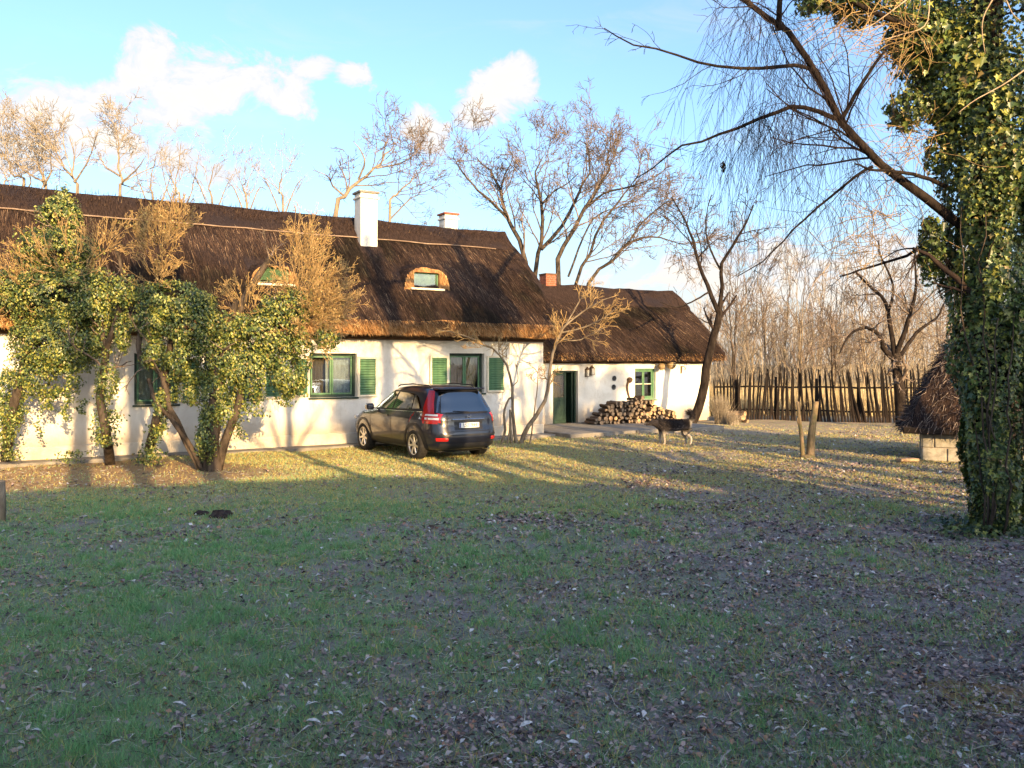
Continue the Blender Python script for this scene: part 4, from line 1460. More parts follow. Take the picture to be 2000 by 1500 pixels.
    ivy_tree('ivy_tree', 'ivy tree on a thick dark trunk with golden dry shoots fanning right over the eave', b, [
        ([b, pp(412, 860, Y), pp(420, 800, Y), pp(428, 740, Y), pp(445, 660, Y), pp(480, 580, Y + .2), pp(530, 500, Y + .3)], .19, .06),
        ([gp(425, 918), pp(445, 850, Y), pp(470, 780, Y), pp(480, 700, Y), pp(540, 640, Y), pp(610, 600, Y)], .10, .04),
        ([pp(425, 745, Y), pp(455, 620, Y - .1), pp(460, 585, Y - .1)], .09, .06),
    ], [E(520, 650, Y, .75, .5, .45, 4200), E(560, 600, Y, .6, .45, .4, 2300), E(490, 720, Y, .50, .42, .55, 2900), E(565, 730, Y, .35, .35, .5, 1800), E(590, 690, Y, .22, .3, .45, 900), E(455, 640, Y, .3, .3, .5, 1300), E(440, 800, Y, .22, .25, .6, 900), E(405, 850, Y - .1, .2, .24, .55, 1000), E(420, 780, Y - .1, .26, .28, .5, 1300), E(450, 700, Y - .15, .3, .25, .5, 1300), E(640, 660, Y, .25, .3, .25, 500)],
        [(pp(500, 760, Y), .55, 260, .1), (pp(560, 760, Y), .35, 200, .09), (pp(470, 780, Y), .8, 260, .07), (pp(590, 740, Y), .35, 120, .06), (pp(395, 800, Y), 1.0, 260, .05)],
        [(tuple(pp(595, 570, Y)), (.50, .4, .45), 130, (.45, -.25, .45), .62), (tuple(pp(620, 600, Y)), (.42, .35, .4), 120, (.75, -.2, .15), .55), (tuple(pp(590, 500, Y + .2)), (.25, .3, .35), 60, (.15, -.2, .85), .6), (tuple(pp(600, 640, Y)), (.4, .3, .3), 90, (.5, -.3, -.05), .45), (tuple(pp(480, 590, Y)), (.35, .3, .3), 40, (-.1, -.3, .7), .45)], 313)


MAT['shoot'] = M_noise('golden_dry_shoots', (0.30, 0.20, 0.09), (0.46, 0.32, 0.15), 3.0, bump=0.0, rough=0.9, spec=0.1)
build_house_ivy()


# ------------------------------------------------------------------ great ivy-clad tree at the right
def build_great_tree():
    Y = 10.8
    b = gp(1948, 1040)
    seed = 401
    rng0 = np.random.default_rng(seed)
    limbs = [
        ([b, pp(1946, 950, Y), pp(1938, 800, Y), pp(1930, 600, Y), pp(1925, 400, Y), pp(1925, 200, Y), pp(1930, 0, Y), pp(1935, -250, Y), pp(1925, -480, Y)], .22, .15),
        # long limb sweeping up to the left
        (L2(Y, (1900, 455), (1850, 420), (1790, 372), (1740, 338), (1690, 290), (1640, 235), (1612, 165), (1560, 85), (1510, 45), (1460, 5), (1380, -60), dy=[0, 0, -.1, -.2, -.3, -.4, -.5, -.7, -.8, -.9, -1.1]), .066, .026),
        (L2(Y, (1632, 232), (1585, 212), (1545, 208), (1500, 228), (1440, 248), (1390, 268), (1330, 285), (1290, 318), (1240, 350), dy=[-.4, -.4, -.4, -.4, -.3, -.2, -.1, 0, .1]), .032, .006),
        (L2(Y, (1600, 145), (1560, 128), (1510, 132), (1440, 134), (1370, 122), (1300, 100), (1225, 84), (1180, 55), dy=[-.5, -.6, -.7, -.8, -.9, -1, -1.1, -1.2]), .028, .006),
        (L2(Y, (1705, 325), (1670, 345), (1620, 385), (1570, 428), (1530, 470), (1490, 510), (1440, 540), dy=[-.3, -.2, 0, .2, .3, .4, .4]), .020, .006),
        (L2(Y, (1850, 365), (1800, 345), (1750, 335), (1700, 330), (1670, 320), dy=[0, -.3, -.5, -.6, -.7]), .03, .01),
        (L2(Y, (1520, 60), (1522, 20), (1535, -60), (1560, -140), dy=[-.8, -.9, -1, -1]), .04, .02),
        (L2(Y, (1640, 240), (1680, 170), (1720, 110), (1760, 60), dy=[-.4, -.6, -.7, -.7]), .03, .01),
        (L2(Y, (1880, 560), (1820, 475), (1770, 500), (1700, 520), (1640, 540), dy=[0, .2, .4, .6, .8]), .03, .01),
        (L2(Y, (1880, 120), (1800, 60), (1720, 30), (1640, -10), dy=[0, -.4, -.7, -.9]), .06, .02),
        (L2(Y, (1925, -100), (1850, -220), (1740, -300), (1600, -350), (1480, -340), dy=[0, -.5, -1, -1.5, -2]), .10, .03),
        (L2(Y, (1925, -100), (2050, -300), (2180, -420), (2300, -460), dy=[0, .5, 1, 1.5]), .10, .03),
    ]
    par, cur = tree('weeping_tree', 'huge ivy-clad tree at the right edge with a dark limb and hanging twigs', b, limbs, [
        dict(k=14, f=(.18, 1), ang=(20, 65), lr=(.16, .42), rr=.30, n=7, wander=.16, trop=(-.01, 0, -.01), lmax=1.6),
        dict(k=6, f=(.2, 1), ang=(25, 65), lr=(.3, .65), rr=.55, n=6, wander=.15, trop=(0, 0, -.10)),
        dict(k=3, f=(.2, 1), ang=(20, 60), lr=(.35, .7), rr=.6, n=4, wander=.14, trop=(0, 0, -.16)),
    ], seed, MAT['bark_dark'], MAT['twig_dark'], rmin=0.002)
    # hanging twig curtain
    rng = np.random.default_rng(402)
    lim = [resample(limbs[i][0], 40) for i in (1, 2, 3, 4, 5, 7)]
    src = [np.concatenate([lim[0][14:38], lim[0][18:38]]), lim[1][2:26], lim[2][2:18], lim[3][2:34], lim[4], lim[5]]
    P = np.concatenate([a[rng.integers(0, len(a), k)] for a, k in zip(src, (95, 75, 30, 35, 15, 20))])
    # denser tress below the fork
    t1 = np.array(pp(1490, 215, Y - .4))[None] + rng.normal(0, 1, (45, 3)) * np.array([.10, .12, .08])
    t2 = np.array(pp(1500, 20, Y - .7))[None] + rng.normal(0, 1, (60, 3)) * np.array([.30, .3, .2])
    P = np.concatenate([P, t1, t2]) + rng.normal(0, .05, (len(P) + 105, 3))
    n = len(P)
    D = rng.normal(0, .5, (n, 3))
    D[:, 2] = -.35
    D /= np.linalg.norm(D, axis=1, keepdims=True)
    q, r = extend(rng, P, D, np.minimum(rng.gamma(3.0, .34, n) + .25, 2.3), np.full(n, .0028), 8, .10, (0, 0, -.22), .6, .0017)
    P2, D2, Ls, R2 = sprout(rng, q, r, 5, (.15, .9), (15, 50), (.18, .45), .8)
    q2, r2 = extend(rng, P2, D2, Ls, R2, 4, .10, (0, 0, -.24), .7, .0015)
    V1, F1 = tube_batch(q - np.array(b[:]), r, 3)
    V2, F2 = tube_batch(q2 - np.array(b[:]), r2, 3)
    mesh_np('hanging_twigs', np.concatenate([V1, V2]), np.concatenate([F1, F2 + len(V1)]), MAT['twig_dark'], par, smooth=True)
    # sunlit tan tangle of vines near the top and beside the limb
    n = 520
    cs = [(tuple(pp(1680, 25, Y - .7)), (.75, .4, .22), 100), (tuple(pp(1770, 90, Y - .5)), (.45, .4, .3), 60), (tuple(pp(1790, 270, Y)), (.35, .3, .35), 60), (tuple(pp(1730, 420, Y + .2)), (.5, .3, .25), 60), (tuple(pp(1690, 480, Y + .4)), (.6, .4, .35), 50)]
    Q = []
    for c, rr, k in cs:
        p, d = ellipsoid_pts(rng, c, rr, k, .1)
        D = rng.normal(0, .6, (k, 3)) + np.array([-.6, -.1, -.25])
        D /= np.linalg.norm(D, axis=1, keepdims=True)
        Q.append(extend(rng, p, D, rng.uniform(.25, .9, k), np.full(k, .0042), 6, .22, (0, 0, -.03), .5, .003))
    Vs, Fs, o = [], [], 0
    for q, r in Q:
        V, Fc = tube_batch(q - np.array(b[:]), r, 4)
        Vs.append(V)
        Fs.append(Fc + o)
        o += len(V)
    mesh_np('vine_tangle', np.concatenate(Vs), np.concatenate(Fs), MAT['shoot'], par, smooth=True)
    # pale vine stems crossing the ivy
    for pts in ([(2010, 130), (1960, 165), (1905, 195), (1872, 220)], [(1815, 0), (1812, 40), (1795, 58), (1765, 66), (1700, 86)], [(1770, 0), (1730, 30), (1690, 56), (1650, 62)], [(1938, 0), (1922, 30), (1918, 60), (1924, 105)], [(1965, 0), (1980, 30), (2005, 48)]):
        mb = MB()
        ps = resample([pp(x, y, Y - .85) - b for x, y in pts], 9)
        mb.tube(ps, np.linspace(.009, .004, 9), 6)
        mb.build('vine_stem', MAT['palewood'], par, smooth=True)
    # ivy sleeve
    n = 36000
    z = rng.random(n) ** 1.15 * 9.0
    zz = np.array([0, .5, 1.2, 2.2, 3.2, 4.2, 5.0, 6.0, 7.0, 9.0])
    rr = np.interp(z, zz, [.30, .31, .37, .44, .47, .50, .60, .80, .95, .8])
    a = rng.uniform(0, 2 * np.pi, n)
    lump = 1 + .14 * np.sin(a * 3 + z * 1.9) + .10 * np.sin(a * 7 - z * 3.1) + .08 * np.sin(z * 5.3 + a)
    q = rr * lump * (.72 + .28 * rng.random(n) ** .5)
    ctr = resample(limbs[0][0], 60)
    cx, cy = np.interp(z, ctr[:, 2], ctr[:, 0]), np.interp(z, ctr[:, 2], ctr[:, 1])
    C = np.stack([cx + q * np.cos(a), cy + q * np.sin(a), z + .03], -1)
    Nn = np.stack([np.cos(a), np.sin(a), np.full(n, .35)], -1) + rng.normal(0, .38, (n, 3))
    blobs = [(tuple(pp(1790, 75, Y - .2)), (.42, .4, .40), 2100), (tuple(pp(1700, 15, Y - .5)), (.45, .35, .22), 1000), (tuple(pp(1775, 215, Y - .1)), (.26, .3, .26), 800), (tuple(pp(1860, 130, Y)), (.6, .6, .9), 3600), (tuple(pp(1830, 300, Y)), (.16, .2, .3), 450),
             (tuple(pp(1640, 0, Y - .7)), (.3, .3, .12), 350), (tuple(pp(1817, 490, Y)), (.15, .2, .48), 700), (tuple(pp(1960, 300, Y - .25)), (.5, .5, 1.1), 3400), (tuple(pp(1580, 10, Y - .8)), (.15, .2, .12), 160)]
    Cs, Ns = [C], [Nn]
    for c, r, k in blobs:
        p, d = ellipsoid_pts(rng, c, r, k, .5)
        Cs.append(p)
        Ns.append(d + rng.normal(0, .5, d.shape))
    C, Nn = np.concatenate(Cs), np.concatenate(Ns)
    n = len(C)
    sz = rng.uniform(.030, .090, n) * (1 + .25 * np.sin(C[:, 2] * 3.1 + C[:, 0] * 5))
    cl = ivy_cols(n, rng, .12) * rng.uniform(.55, 1.45, (n, 1))
    # the 300 that show largest (nearest the viewer, at eye level and above) are single leaves
    v = np.array([0, 0, HC])[None] - C
    dist = np.linalg.norm(v, axis=1)
    facing = np.abs((v * Nn).sum(1)) / dist / (np.linalg.norm(Nn, axis=1) + 1e-9)
    inview = (C[:, 0] / C[:, 1] < .60) & ((C[:, 2] - HC) / C[:, 1] < .43)
    score = np.where(inview, sz * (.3 + facing) / dist - .004 * (dist - 9.8), -9)
    top = np.argsort(-score)[:300]
    msk = np.ones(n, bool)
    msk[top] = False
    o = leaves('ivy', par, C[msk], Nn[msk], sz[msk], cl[msk], rng, lobed=True, base=b)
    kind(o, 'stuff')
    for i in top:
        o = leaves('ivy_leaf', par, np.zeros((1, 3)), Nn[i:i + 1], sz[i:i + 1] * 1.1, cl[i:i + 1], rng, lobed=True)
        o.location = C[i] - np.array(b[:])
    # skirt of ground ivy and climbing stems at the foot
    k = 900
    aa = rng.uniform(0, 6.28, k)
    rr2 = .24 + rng.gamma(2.0, .11, k)
    Cg = np.stack([rr2 * np.cos(aa) * 1.2, rr2 * np.sin(aa), rng.uniform(.01, .16, k) * np.clip(1.3 - rr2, .15, 1)], -1)
    gi = leaves('ground_ivy', par, Cg, np.stack([.3 * np.cos(aa), .3 * np.sin(aa) - .3, np.ones(k)], -1) + rng.normal(0, .35, (k, 3)), rng.uniform(.03, .09, k), ivy_cols(k, rng, .05) * rng.uniform(.5, 1.1, (k, 1)), rng, lobed=True)
    kind(gi, 'stuff')
    for j in range(9):
        a0 = rng.uniform(-2.6, -.5)
        zs_ = np.linspace(-.02, rng.uniform(1.2, 4.5), 14)
        aw = a0 + np.cumsum(rng.normal(0, .10, 14))
        rw = np.interp(zs_, zz, [.36, .36, .40, .47, .50, .53, .63, .83, .98, .8]) * rng.uniform(.93, 1.02)
        ox, oy = np.interp(zs_, ctr[:, 2], ctr[:, 0]) - b.x, np.interp(zs_, ctr[:, 2], ctr[:, 1]) - b.y
        mb = MB()
        mb.tube(np.stack([ox + rw * np.cos(aw), oy + rw * np.sin(aw), zs_], -1), np.linspace(.016, .006, 14), 6)
        mb.build('ivy_stem', MAT['bark'], par, smooth=True)
    # clump of withered leaves caught on a twig
    p, d = ellipsoid_pts(rng, tuple(pp(1413, 326, Y - .2)), (.03, .03, .07), 40, .2)
    leaves('withered_leaf_clump', par, p, d, rng.uniform(.03, .05, 40), np.tile(np.array([[.02, .018, .018]]), (40, 1)), rng, base=b, mat=MAT['litter'])
    return par


build_great_tree()


# ------------------------------------------------------------------ shrub at the house corner
def build_corner_shrub():
    Y = 22.8
    b = gp(1012, 872)
    L = lambda *p, dy=None: L2(Y, *p, dy=dy)
    par, cur = tree('corner_shrub', 'bare many-stemmed shrub growing at the corner of the house beside the car', b, [
        (L((1010, 872), (1004, 830), (1000, 790), (1001, 755), (990, 715), (968, 685), (942, 672), (925, 662), dy=[0, 0, 0, 0, -.2, -.4, -.5, -.6]), .05, .012),
        (L((1016, 872), (1030, 835), (1050, 805), (1066, 780), (1072, 740), (1078, 700), (1088, 665), (1100, 640), dy=[0, 0, 0, 0, .1, .2, .2, .2]), .065, .03),
        (L((1068, 775), (1076, 735), (1092, 725), dy=[0, 0, -.1]), .025, .01),
        (L((1034, 874), (1040, 830), (1046, 780), (1050, 745), (1052, 715)), .025, .008),
        (L((990, 874), (994, 850), (998, 812), (1002, 790)), .028, .012),
        (L((978, 872), (986, 840), (984, 810), (992, 782), (1001, 775)), .04, .022),
        (L((1000, 872), (997, 830), (996, 800)), .04, .025),
        (L((1100, 640), (1130, 615), (1165, 592), (1195, 580), dy=[.2, .1, 0, -.1]), .028, .008),
        (L((1095, 650), (1140, 640), (1180, 620), (1205, 600), dy=[.2, 0, -.2, -.4]), .025, .008),
        (L((1102, 640), (1125, 600), (1140, 575), (1150, 562), dy=[.2, .3, .4, .5]), .022, .008),
        (L((1090, 660), (1125, 665), (1160, 650), (1190, 635), dy=[.2, .1, 0, 0]), .02, .007),
        (L((1001, 755), (1012, 740), (1006, 710)), .015, .006),
        (L((930, 664), (890, 650), (860, 645), dy=[-.6, -.7, -.8]), .012, .006),
    ], [dict(k=9, f=(.45, 1), ang=(25, 65), lr=(.25, .55), rr=.5, n=5, wander=.2, trop=(0, 0, .08), lmax=.6), dict(k=6, f=(.2, 1), ang=(25, 65), lr=(.35, .7), rr=.6, n=4, wander=.2, trop=(0, 0, .05)), dict(k=3, f=(.2, 1), ang=(25, 60), lr=(.4, .7), rr=.7, n=3)],
        501, MAT['bark_tan'], MAT['shoot'], cat='shrub', rmin=0.0045, keep=lambda P: (P[:, 2] > 1.5))


build_corner_shrub()


# ------------------------------------------------------------------ unseen trees placed behind the viewer so their shade falls on house and lawn
def upstream(x, y, t):
    return Vector((x + math.sin(SUN_AZ) * t, y + math.cos(SUN_AZ) * t, 0))


def build_shade_trees():
    ta = math.tan(SUN_EL)
    rng = np.random.default_rng(601)
    spec = [('bare tree behind the viewer shading the house wall beside the car', -3.45, 22.77, 30, .32, 11, 2),
            ('bare tree behind the viewer shading the leftmost ivy', -8.95, 17.4, 29, .30, 10, 1),
            ('bare tree behind the viewer shading the second ivy trunk', -7.75, 17.4, 29.5, .28, 10, 1),
            ('bare tree behind the viewer shading the dark ivy trunk', -6.0, 17.0, 27, .28, 10, 1),
            ('bare tree behind the viewer shading the lawn right of the car', 1.2, 20.0, 31, .24, 10, 1),
            ('bare tree behind the viewer shading the lawn by the dog', 3.6, 20.0, 33, .2, 10, 1),
            ('bare tree behind the viewer shading the lawn left of the cut stump', 4.6, 17.0, 29, .22, 9, 1),
            ('bare tree behind the viewer shading the lawn before the hut', 8.2, 17.6, 32, .22, 9, 1),
            ('bare tree behind the viewer throwing the shadow just left of the car', -4.3, 18.6, 26, .2, 9, 1),
            ('bare tree behind the viewer throwing the shadow across the dog', 5.6, 22.4, 35, .22, 11, 1),
            ('bare tree behind the viewer throwing the shadow behind the cut stump', 6.8, 20.5, 34.5, .2, 11, 1),
            ('bare tree behind the viewer throwing the nearest shadow on the right lawn', 6.2, 15.4, 28, .2, 9, 1),
            ('added bare young tree, unseen behind the viewer, first of the row casting stripes right of the car', -.3, 19.0, 29, .17, 6.0, 0),  # row of short trunks added to stripe the lawn with shade
            ('added bare young tree, unseen behind the viewer, second of the row casting stripes right of the car', .7, 17.6, 28, .20, 5.8, 0),
            ('added bare young tree, unseen behind the viewer, third of the row casting stripes right of the car', 2.3, 18.2, 30, .18, 6.3, 0),
            ('added bare young tree, unseen behind the viewer, fourth of the row casting stripes right of the car', 3.1, 16.4, 28.5, .22, 6.0, 0),
            ('added bare young tree, unseen behind the viewer, fifth of the row casting stripes right of the car', 1.6, 21.6, 32.5, .22, 6.8, 0),
            ('added bare young tree, unseen behind the viewer, last of the row casting stripes right of the car', 7.6, 19.2, 33, .24, 7.0, 0),
            ('bare tree behind the viewer shading the cottage door', 1.9, 27.0, 36, .26, 12, 2)]
    for i, (lab, x, y, t, r, h, nl) in enumerate(spec):
        b = upstream(x, y, t)
        h *= ta / .1944
        top = b + Vector((rng.uniform(-.4, .4), rng.uniform(-.4, .4), h))
        mid = b + Vector((rng.uniform(-.15, .15), rng.uniform(-.15, .15), h * .5))
        lm = [([b, mid, top], r, r * .35)]
        for j in range(nl + 2):
            f = rng.uniform(.5, .8)
            p0 = b.lerp(top, f)
            d = Vector((rng.uniform(-.5, .5), rng.uniform(-.5, .5), 1.1)).normalized()
            lm.append(([p0, p0 + d * 1.0, p0 + d * 2.0 + Vector((0, 0, .5))], r * .45, r * .15))
        tree('bare_tree', lab, b, lm, bare_levels(5, 4, 3, 0), 610 + i, MAT['bark'], MAT['twig_brown'], 'bare trees behind the viewer', rmin=0.008)
    # added ivy clump, set high to shade the wall left of the car
    b = upstream(-4.25, 22.3, 28)
    par = thing('shade_ivy_tree', 'added ivy-grown tree stump, unseen behind the viewer, shading the wall left of the car', 'tree', b)
    MB().tube([(0, 0, 0), (.05, 0, 3), (0, .05, 7.6)], [.2, .17, .12], 10).build('trunk', MAT['bark'], par, smooth=True)
    zc = 1.0 + 28 * ta
    p1, d1 = ellipsoid_pts(rng, (0, 0, zc), (.62, .62, .95), 3200, .3)
    p2, d2 = ellipsoid_pts(rng, (.35, .1, zc - .7), (.5, .5, .6), 1500, .3)
    C, D = np.concatenate([p1, p2]), np.concatenate([d1, d2])
    leaves('ivy', par, C, D, rng.uniform(.07, .13, len(C)), ivy_cols(len(C), rng), rng)
    b = upstream(3.3, 29.6, 34)  # second ivy crown, added to shade the cottage wall
    par = thing('shade_ivy_tree', 'added ivy-crowned tree, unseen behind the viewer, shading the cottage wall by the door', 'tree', b)
    MB().tube([(0, 0, 0), (.05, 0, 4), (0, .05, 9.6)], [.24, .2, .12], 10).build('trunk', MAT['bark'], par, smooth=True)
    q = [ellipsoid_pts(rng, c, r, k, .3) for c, r, k in (((0, 0, 1.0 + 34 * ta), (.7, .7, .9), 2600), ((-.9, 0, 1.3 + 34 * ta), (.5, .5, .9), 1700), ((.6, 0, 1.7 + 34 * ta), (.6, .6, .5), 1300), ((-1.3, 0, .4 + 34 * ta), (.35, .4, .5), 700))]
    C, D = np.concatenate([a for a, _ in q]), np.concatenate([d for _, d in q])
    leaves('ivy', par, C, D, rng.uniform(.07, .13, len(C)), ivy_cols(len(C), rng), rng)
    # evergreen added out of view to shade the great tree's trunk
    b = upstream(6.25, 10.9, 8.5)
    par = thing('shade_evergreen', 'added tall narrow evergreen shrub, unseen outside the right edge, shading the ivy trunk', 'shrub', b)
    MB().tube([(0, 0, 0), (.03, 0, 1.8), (0, .03, 4.4)], [.09, .07, .03], 8).build('trunk', MAT['bark'], par, smooth=True)
    n = 34000
    z = rng.uniform(.1, 5.1, n)
    rr = np.interp(z, [0, .6, 2.5, 4.3, 5.1], [.6, 1.0, 1.05, .9, .3]) * (.3 + .7 * rng.random(n) ** .5)
    a = rng.uniform(0, 6.28, n)
    C = np.stack([rr * np.cos(a), rr * np.sin(a), z], -1)
    leaves('crown', par, C, rng.normal(size=(n, 3)) + np.stack([np.cos(a), np.sin(a), 0 * a + .3], -1), rng.uniform(.07, .13, n), ivy_cols(n, rng) * .8, rng)


build_shade_trees()
# ------------------------------------------------------------------ car
MAT['paint'] = M_plain('dark_blue_paint', (0.006, 0.008, 0.019), 0.28, 0.4, 0.0, 0.9, var=0.05)
MAT['cladding'] = M_plain('dark_cladding', (0.016, 0.017, 0.021), 0.45, 0.4)
MAT['tyre'] = M_noise('tyre_rubber', (0.010, 0.010, 0.010), (0.022, 0.021, 0.020), 18.0, rough=0.85, bump=0.2)
MAT['alloy'] = M_plain('alloy_rim', (0.62, 0.61, 0.58), 0.28, 0.5, 0.85, var=0.05)
MAT['carglass'] = M_glass('tinted_car_glass', (0.16, 0.18, 0.18), (0.95, 0.98, 1.0), 0.16)
MAT['redlens'] = M_plain('red_lens', (0.42, 0.012, 0.012), 0.15, 0.5, 0.0, 0.6, var=0.15, scale=40)
MAT['whitelens'] = M_plain('clear_lens', (0.72, 0.70, 0.68), 0.15, 0.5, 0.0, 0.6)
MAT['plate'] = M_plain('white_plate', (0.72, 0.74, 0.74), 0.4, 0.4)
MAT['ink'] = M_plain('black_ink', (0.015, 0.015, 0.016), 0.5, 0.3)
MAT['euroblue'] = M_plain('blue_band', (0.02, 0.05, 0.22), 0.4, 0.4)
MAT['seat'] = M_plain('dark_upholstery', (0.035, 0.034, 0.036), 0.9, 0.2)


def build_car():
    hd = math.radians(35.0)                      # nose towards the wall
    Hd = Vector((-math.sin(hd), math.cos(hd), 0))
    Lf = Vector((-math.cos(hd), -math.sin(hd), 0))
    lw = gp(815, 898)                            # left rear wheel on the ground
    org = lw - Hd * 0.95 - Lf * 0.80
    par = thing('parked_car', 'dark blue estate car with red tail lights parked nose-in before the white house', 'car', (org.x, org.y, 0.0), math.pi / 2 + hd)
    # plan outline per height: rear x, front x, half width
    zs = [.26, .34, .50, .66, .80, .92, .985, 1.04, 1.15, 1.30, 1.45, 1.55, 1.61, 1.65, 1.675]
    xr = [.16, .05, .0, .02, .07, .075, .085, .10, .16, .25, .335, .40, .48, .66, .95]
    xf = [4.32, 4.44, 4.50, 4.47, 4.38, 4.18, 3.95, 3.42, 3.22, 2.98, 2.72, 2.52, 2.36, 2.12, 1.80]
    hb = [.80, .86, .895, .91, .91, .90, .885, .865, .83, .775, .715, .665, .61, .52, .36]
    ex = [6, 6, 6, 6, 6, 6, 6, 5.5, 5.5, 5, 5, 4.6, 4.2, 3.6, 3.0]

    def at(z):
        return tuple(np.interp(z, zs, q) for q in (xr, xf, hb, ex))

    def side_y(x, z):
        a, b2, h, n = at(z)
        c, r = (a + b2) / 2, (b2 - a) / 2
        return h * max(0.0, 1 - min(1, abs((x - c) / r)) ** n) ** (1 / n)

    def rear_x(y, z):
        a, b2, h, n = at(z)
        c, r = (a + b2) / 2, (b2 - a) / 2
        return c - r * max(0.0, 1 - min(1, abs(y / h)) ** n) ** (1 / n)

    K = 64
    mb = MB()
    zz = np.unique(np.concatenate([np.linspace(.26, 1.04, 12), np.linspace(1.04, 1.675, 14)]))
    vs = []
    for z in zz:
        a, b2, h, n = at(z)
        c, r = (a + b2) / 2, (b2 - a) / 2
        for i in range(K):
            th = 2 * math.pi * (i + .5) / K
            ct, st = math.cos(th), math.sin(th)
            vs.append((c + r * math.copysign(abs(ct) ** (2 / n), ct), h * math.copysign(abs(st) ** (2 / n), st), z))
    fs = []
    for j in range(len(zz) - 1):
        for i in range(K):
            k = (i + 1) % K
            fs.append([j * K + i, j * K + k, (j + 1) * K + k, (j + 1) * K + i])
    fs.append(list(range(K))[::-1])
    top = (len(zz) - 1) * K
    fs.append([top + i for i in range(K)])
    mb.add(vs, fs)
    body = mb.build('body', MAT['paint'], par, smooth=True)
    # wheel arches cut out
    WX = (0.95, 3.57)
    cut = MB()
    for wx in WX:
        for s in (-1, 1):
            M = Matrix.Translation((wx, s * .80, .36)) @ Matrix.Rotation(math.pi / 2, 4, 'X')
            cut.lathe([(.43, -.26), (.43, .26)], 28, M)
    co = cut.build('wheel_cutter', MAT['black'])
    md = body.modifiers.new('arches', 'BOOLEAN')
    md.object = co
    md.operation = 'DIFFERENCE'
    md.solver = 'EXACT'
    bpy.context.view_layer.update()
    dg = bpy.context.evaluated_depsgraph_get()
    nm = bpy.data.meshes.new_from_object(body.evaluated_get(dg))
    body.modifiers.clear()
    old = body.data
    body.data = nm
    body.data.name = 'body'
    bpy.data.meshes.remove(old)
    bpy.data.objects.remove(co)
    try:
        nm.set_sharp_from_angle(angle=math.radians(40))
    except Exception:
        pass

    def side_patch(poly, s, off=.005, mt=None, name='side_window', nx=10, nz=6, sub=None):
        """poly: bottom line and top line as (x,z) pairs"""
        (b0, b1), (t0, t1) = poly
        V, Fc = [], []
        for j in range(nz + 1):
            f = j / nz
            for i in range(nx + 1):
                e = i / nx
                xb, zb = b0[0] + (b1[0] - b0[0]) * e, b0[1] + (b1[1] - b0[1]) * e
                xt, zt = t0[0] + (t1[0] - t0[0]) * e, t0[1] + (t1[1] - t0[1]) * e
                # rounded top edge
                x, z = xb + (xt - xb) * f, zb + (zt - zb) * f
                V.append((x, s * (side_y(x, z) + off), z))
        for j in range(nz):
            for i in range(nx):
                q = j * (nx + 1) + i
                f4 = [q, q + 1, q + nx + 2, q + nx + 1]
                Fc.append(f4 if s < 0 else f4[::-1])
        return mesh_np(name, V, Fc, mt or MAT['carglass'], sub or par, smooth=True)

    def rear_patch(fn, off, name, mt, ny=12, nz=8, sub=None):
        """fn(e,f) -> (y,z)"""
        V, Fc = [], []
        for j in range(nz + 1):
            for i in range(ny + 1):
                y, z = fn(i / ny, j / nz)
                V.append((rear_x(y, z) - off, y, z))
        for j in range(nz):
            for i in range(ny):
                q = j * (ny + 1) + i
                Fc.append([q, q + ny + 1, q + ny + 2, q + 1])
        return mesh_np(name, V, Fc, mt, sub or par, smooth=True)

    for s in (1, -1):
        # dark surround then panes: rear quarter, rear door, front door
        side_patch((((.62, 1.10), (3.22, 1.06)), ((.86, 1.52), (2.42, 1.535))), s, .003, MAT['black'], 'window_surround', 24, 8)
        side_patch((((.72, 1.16), (1.12, 1.14)), ((.98, 1.40), (1.18, 1.47))), s, .007, name='quarter_window')
        side_patch((((1.17, 1.135), (2.02, 1.115)), ((1.23, 1.475), (1.96, 1.50))), s, .007, name='rear_side_window')
        side_patch((((2.09, 1.11), (3.05, 1.10)), ((2.03, 1.50), (2.36, 1.505))), s, .007, name='front_side_window')
        # chrome strip under the windows and door seams
        side_patch((((.66, 1.085), (3.2, 1.045)), ((.66, 1.098), (3.2, 1.058))), s, .010, MAT['chrome'], 'waist_strip', 20, 1)
        for x0, x1 in ((1.14, 1.20), (2.03, 2.08), (3.12, 3.16)):
            side_patch((((x0, .42), (x0 + .012, .42)), ((x1, 1.05), (x1 + .012, 1.05))), s, .003, MAT['black'], 'door_seam', 1, 8)
        for x0 in (1.30, 2.20):
            side_patch((((x0, .93), (x0 + .20, .93)), ((x0, .965), (x0 + .20, .965))), s, .025, MAT['paint'], 'door_handle', 3, 1)
        side_patch((((1.40, .30), (3.12, .30)), ((1.38, .40), (3.14, .40))), s, .012, MAT['cladding'], 'sill_cladding', 12, 2)
        # mirror
        mm = MB()
        M = Matrix.Translation((2.98, s * 1.0, 1.12))
        mm.box(-.07, .09, -.10, .10, -.075, .075, .035, M=M)
        mm.box(-.03, .03, -.12 if s > 0 else .05, -.05 if s > 0 else .12, -.05, -.02, .008, M=M)
        mm.build('mirror', MAT['paint'], par)
        # wheels
        for wx in WX:
            w = bpy.data.objects.new('wheel', None)
            link(w, par)
            w.location = (wx, s * .80, .352)
            R = Matrix.Rotation(-s * math.pi / 2, 4, 'X')
            MB().lathe([(.225, -.10), (.30, -.112), (.335, -.095), (.350, -.06), (.352, 0), (.350, .06), (.335, .095), (.30, .112), (.235, .105), (.225, .08)], 32, R).build('tyre', MAT['tyre'], w, smooth=True)
            MB().lathe([(.20, .02), (.232, .05), (.240, .100), (.228, .107), (.215, .07), (.205, .035)], 28, R).build('rim', MAT['alloy'], w, smooth=True)
            MB().lathe([(.20, -.06), (.20, .01)], 20, R).build('brake_drum', MAT['black'], w)
            sp = MB()
            sp.lathe([(.055, .05), (.058, .088), (.03, .098)], 14, R)
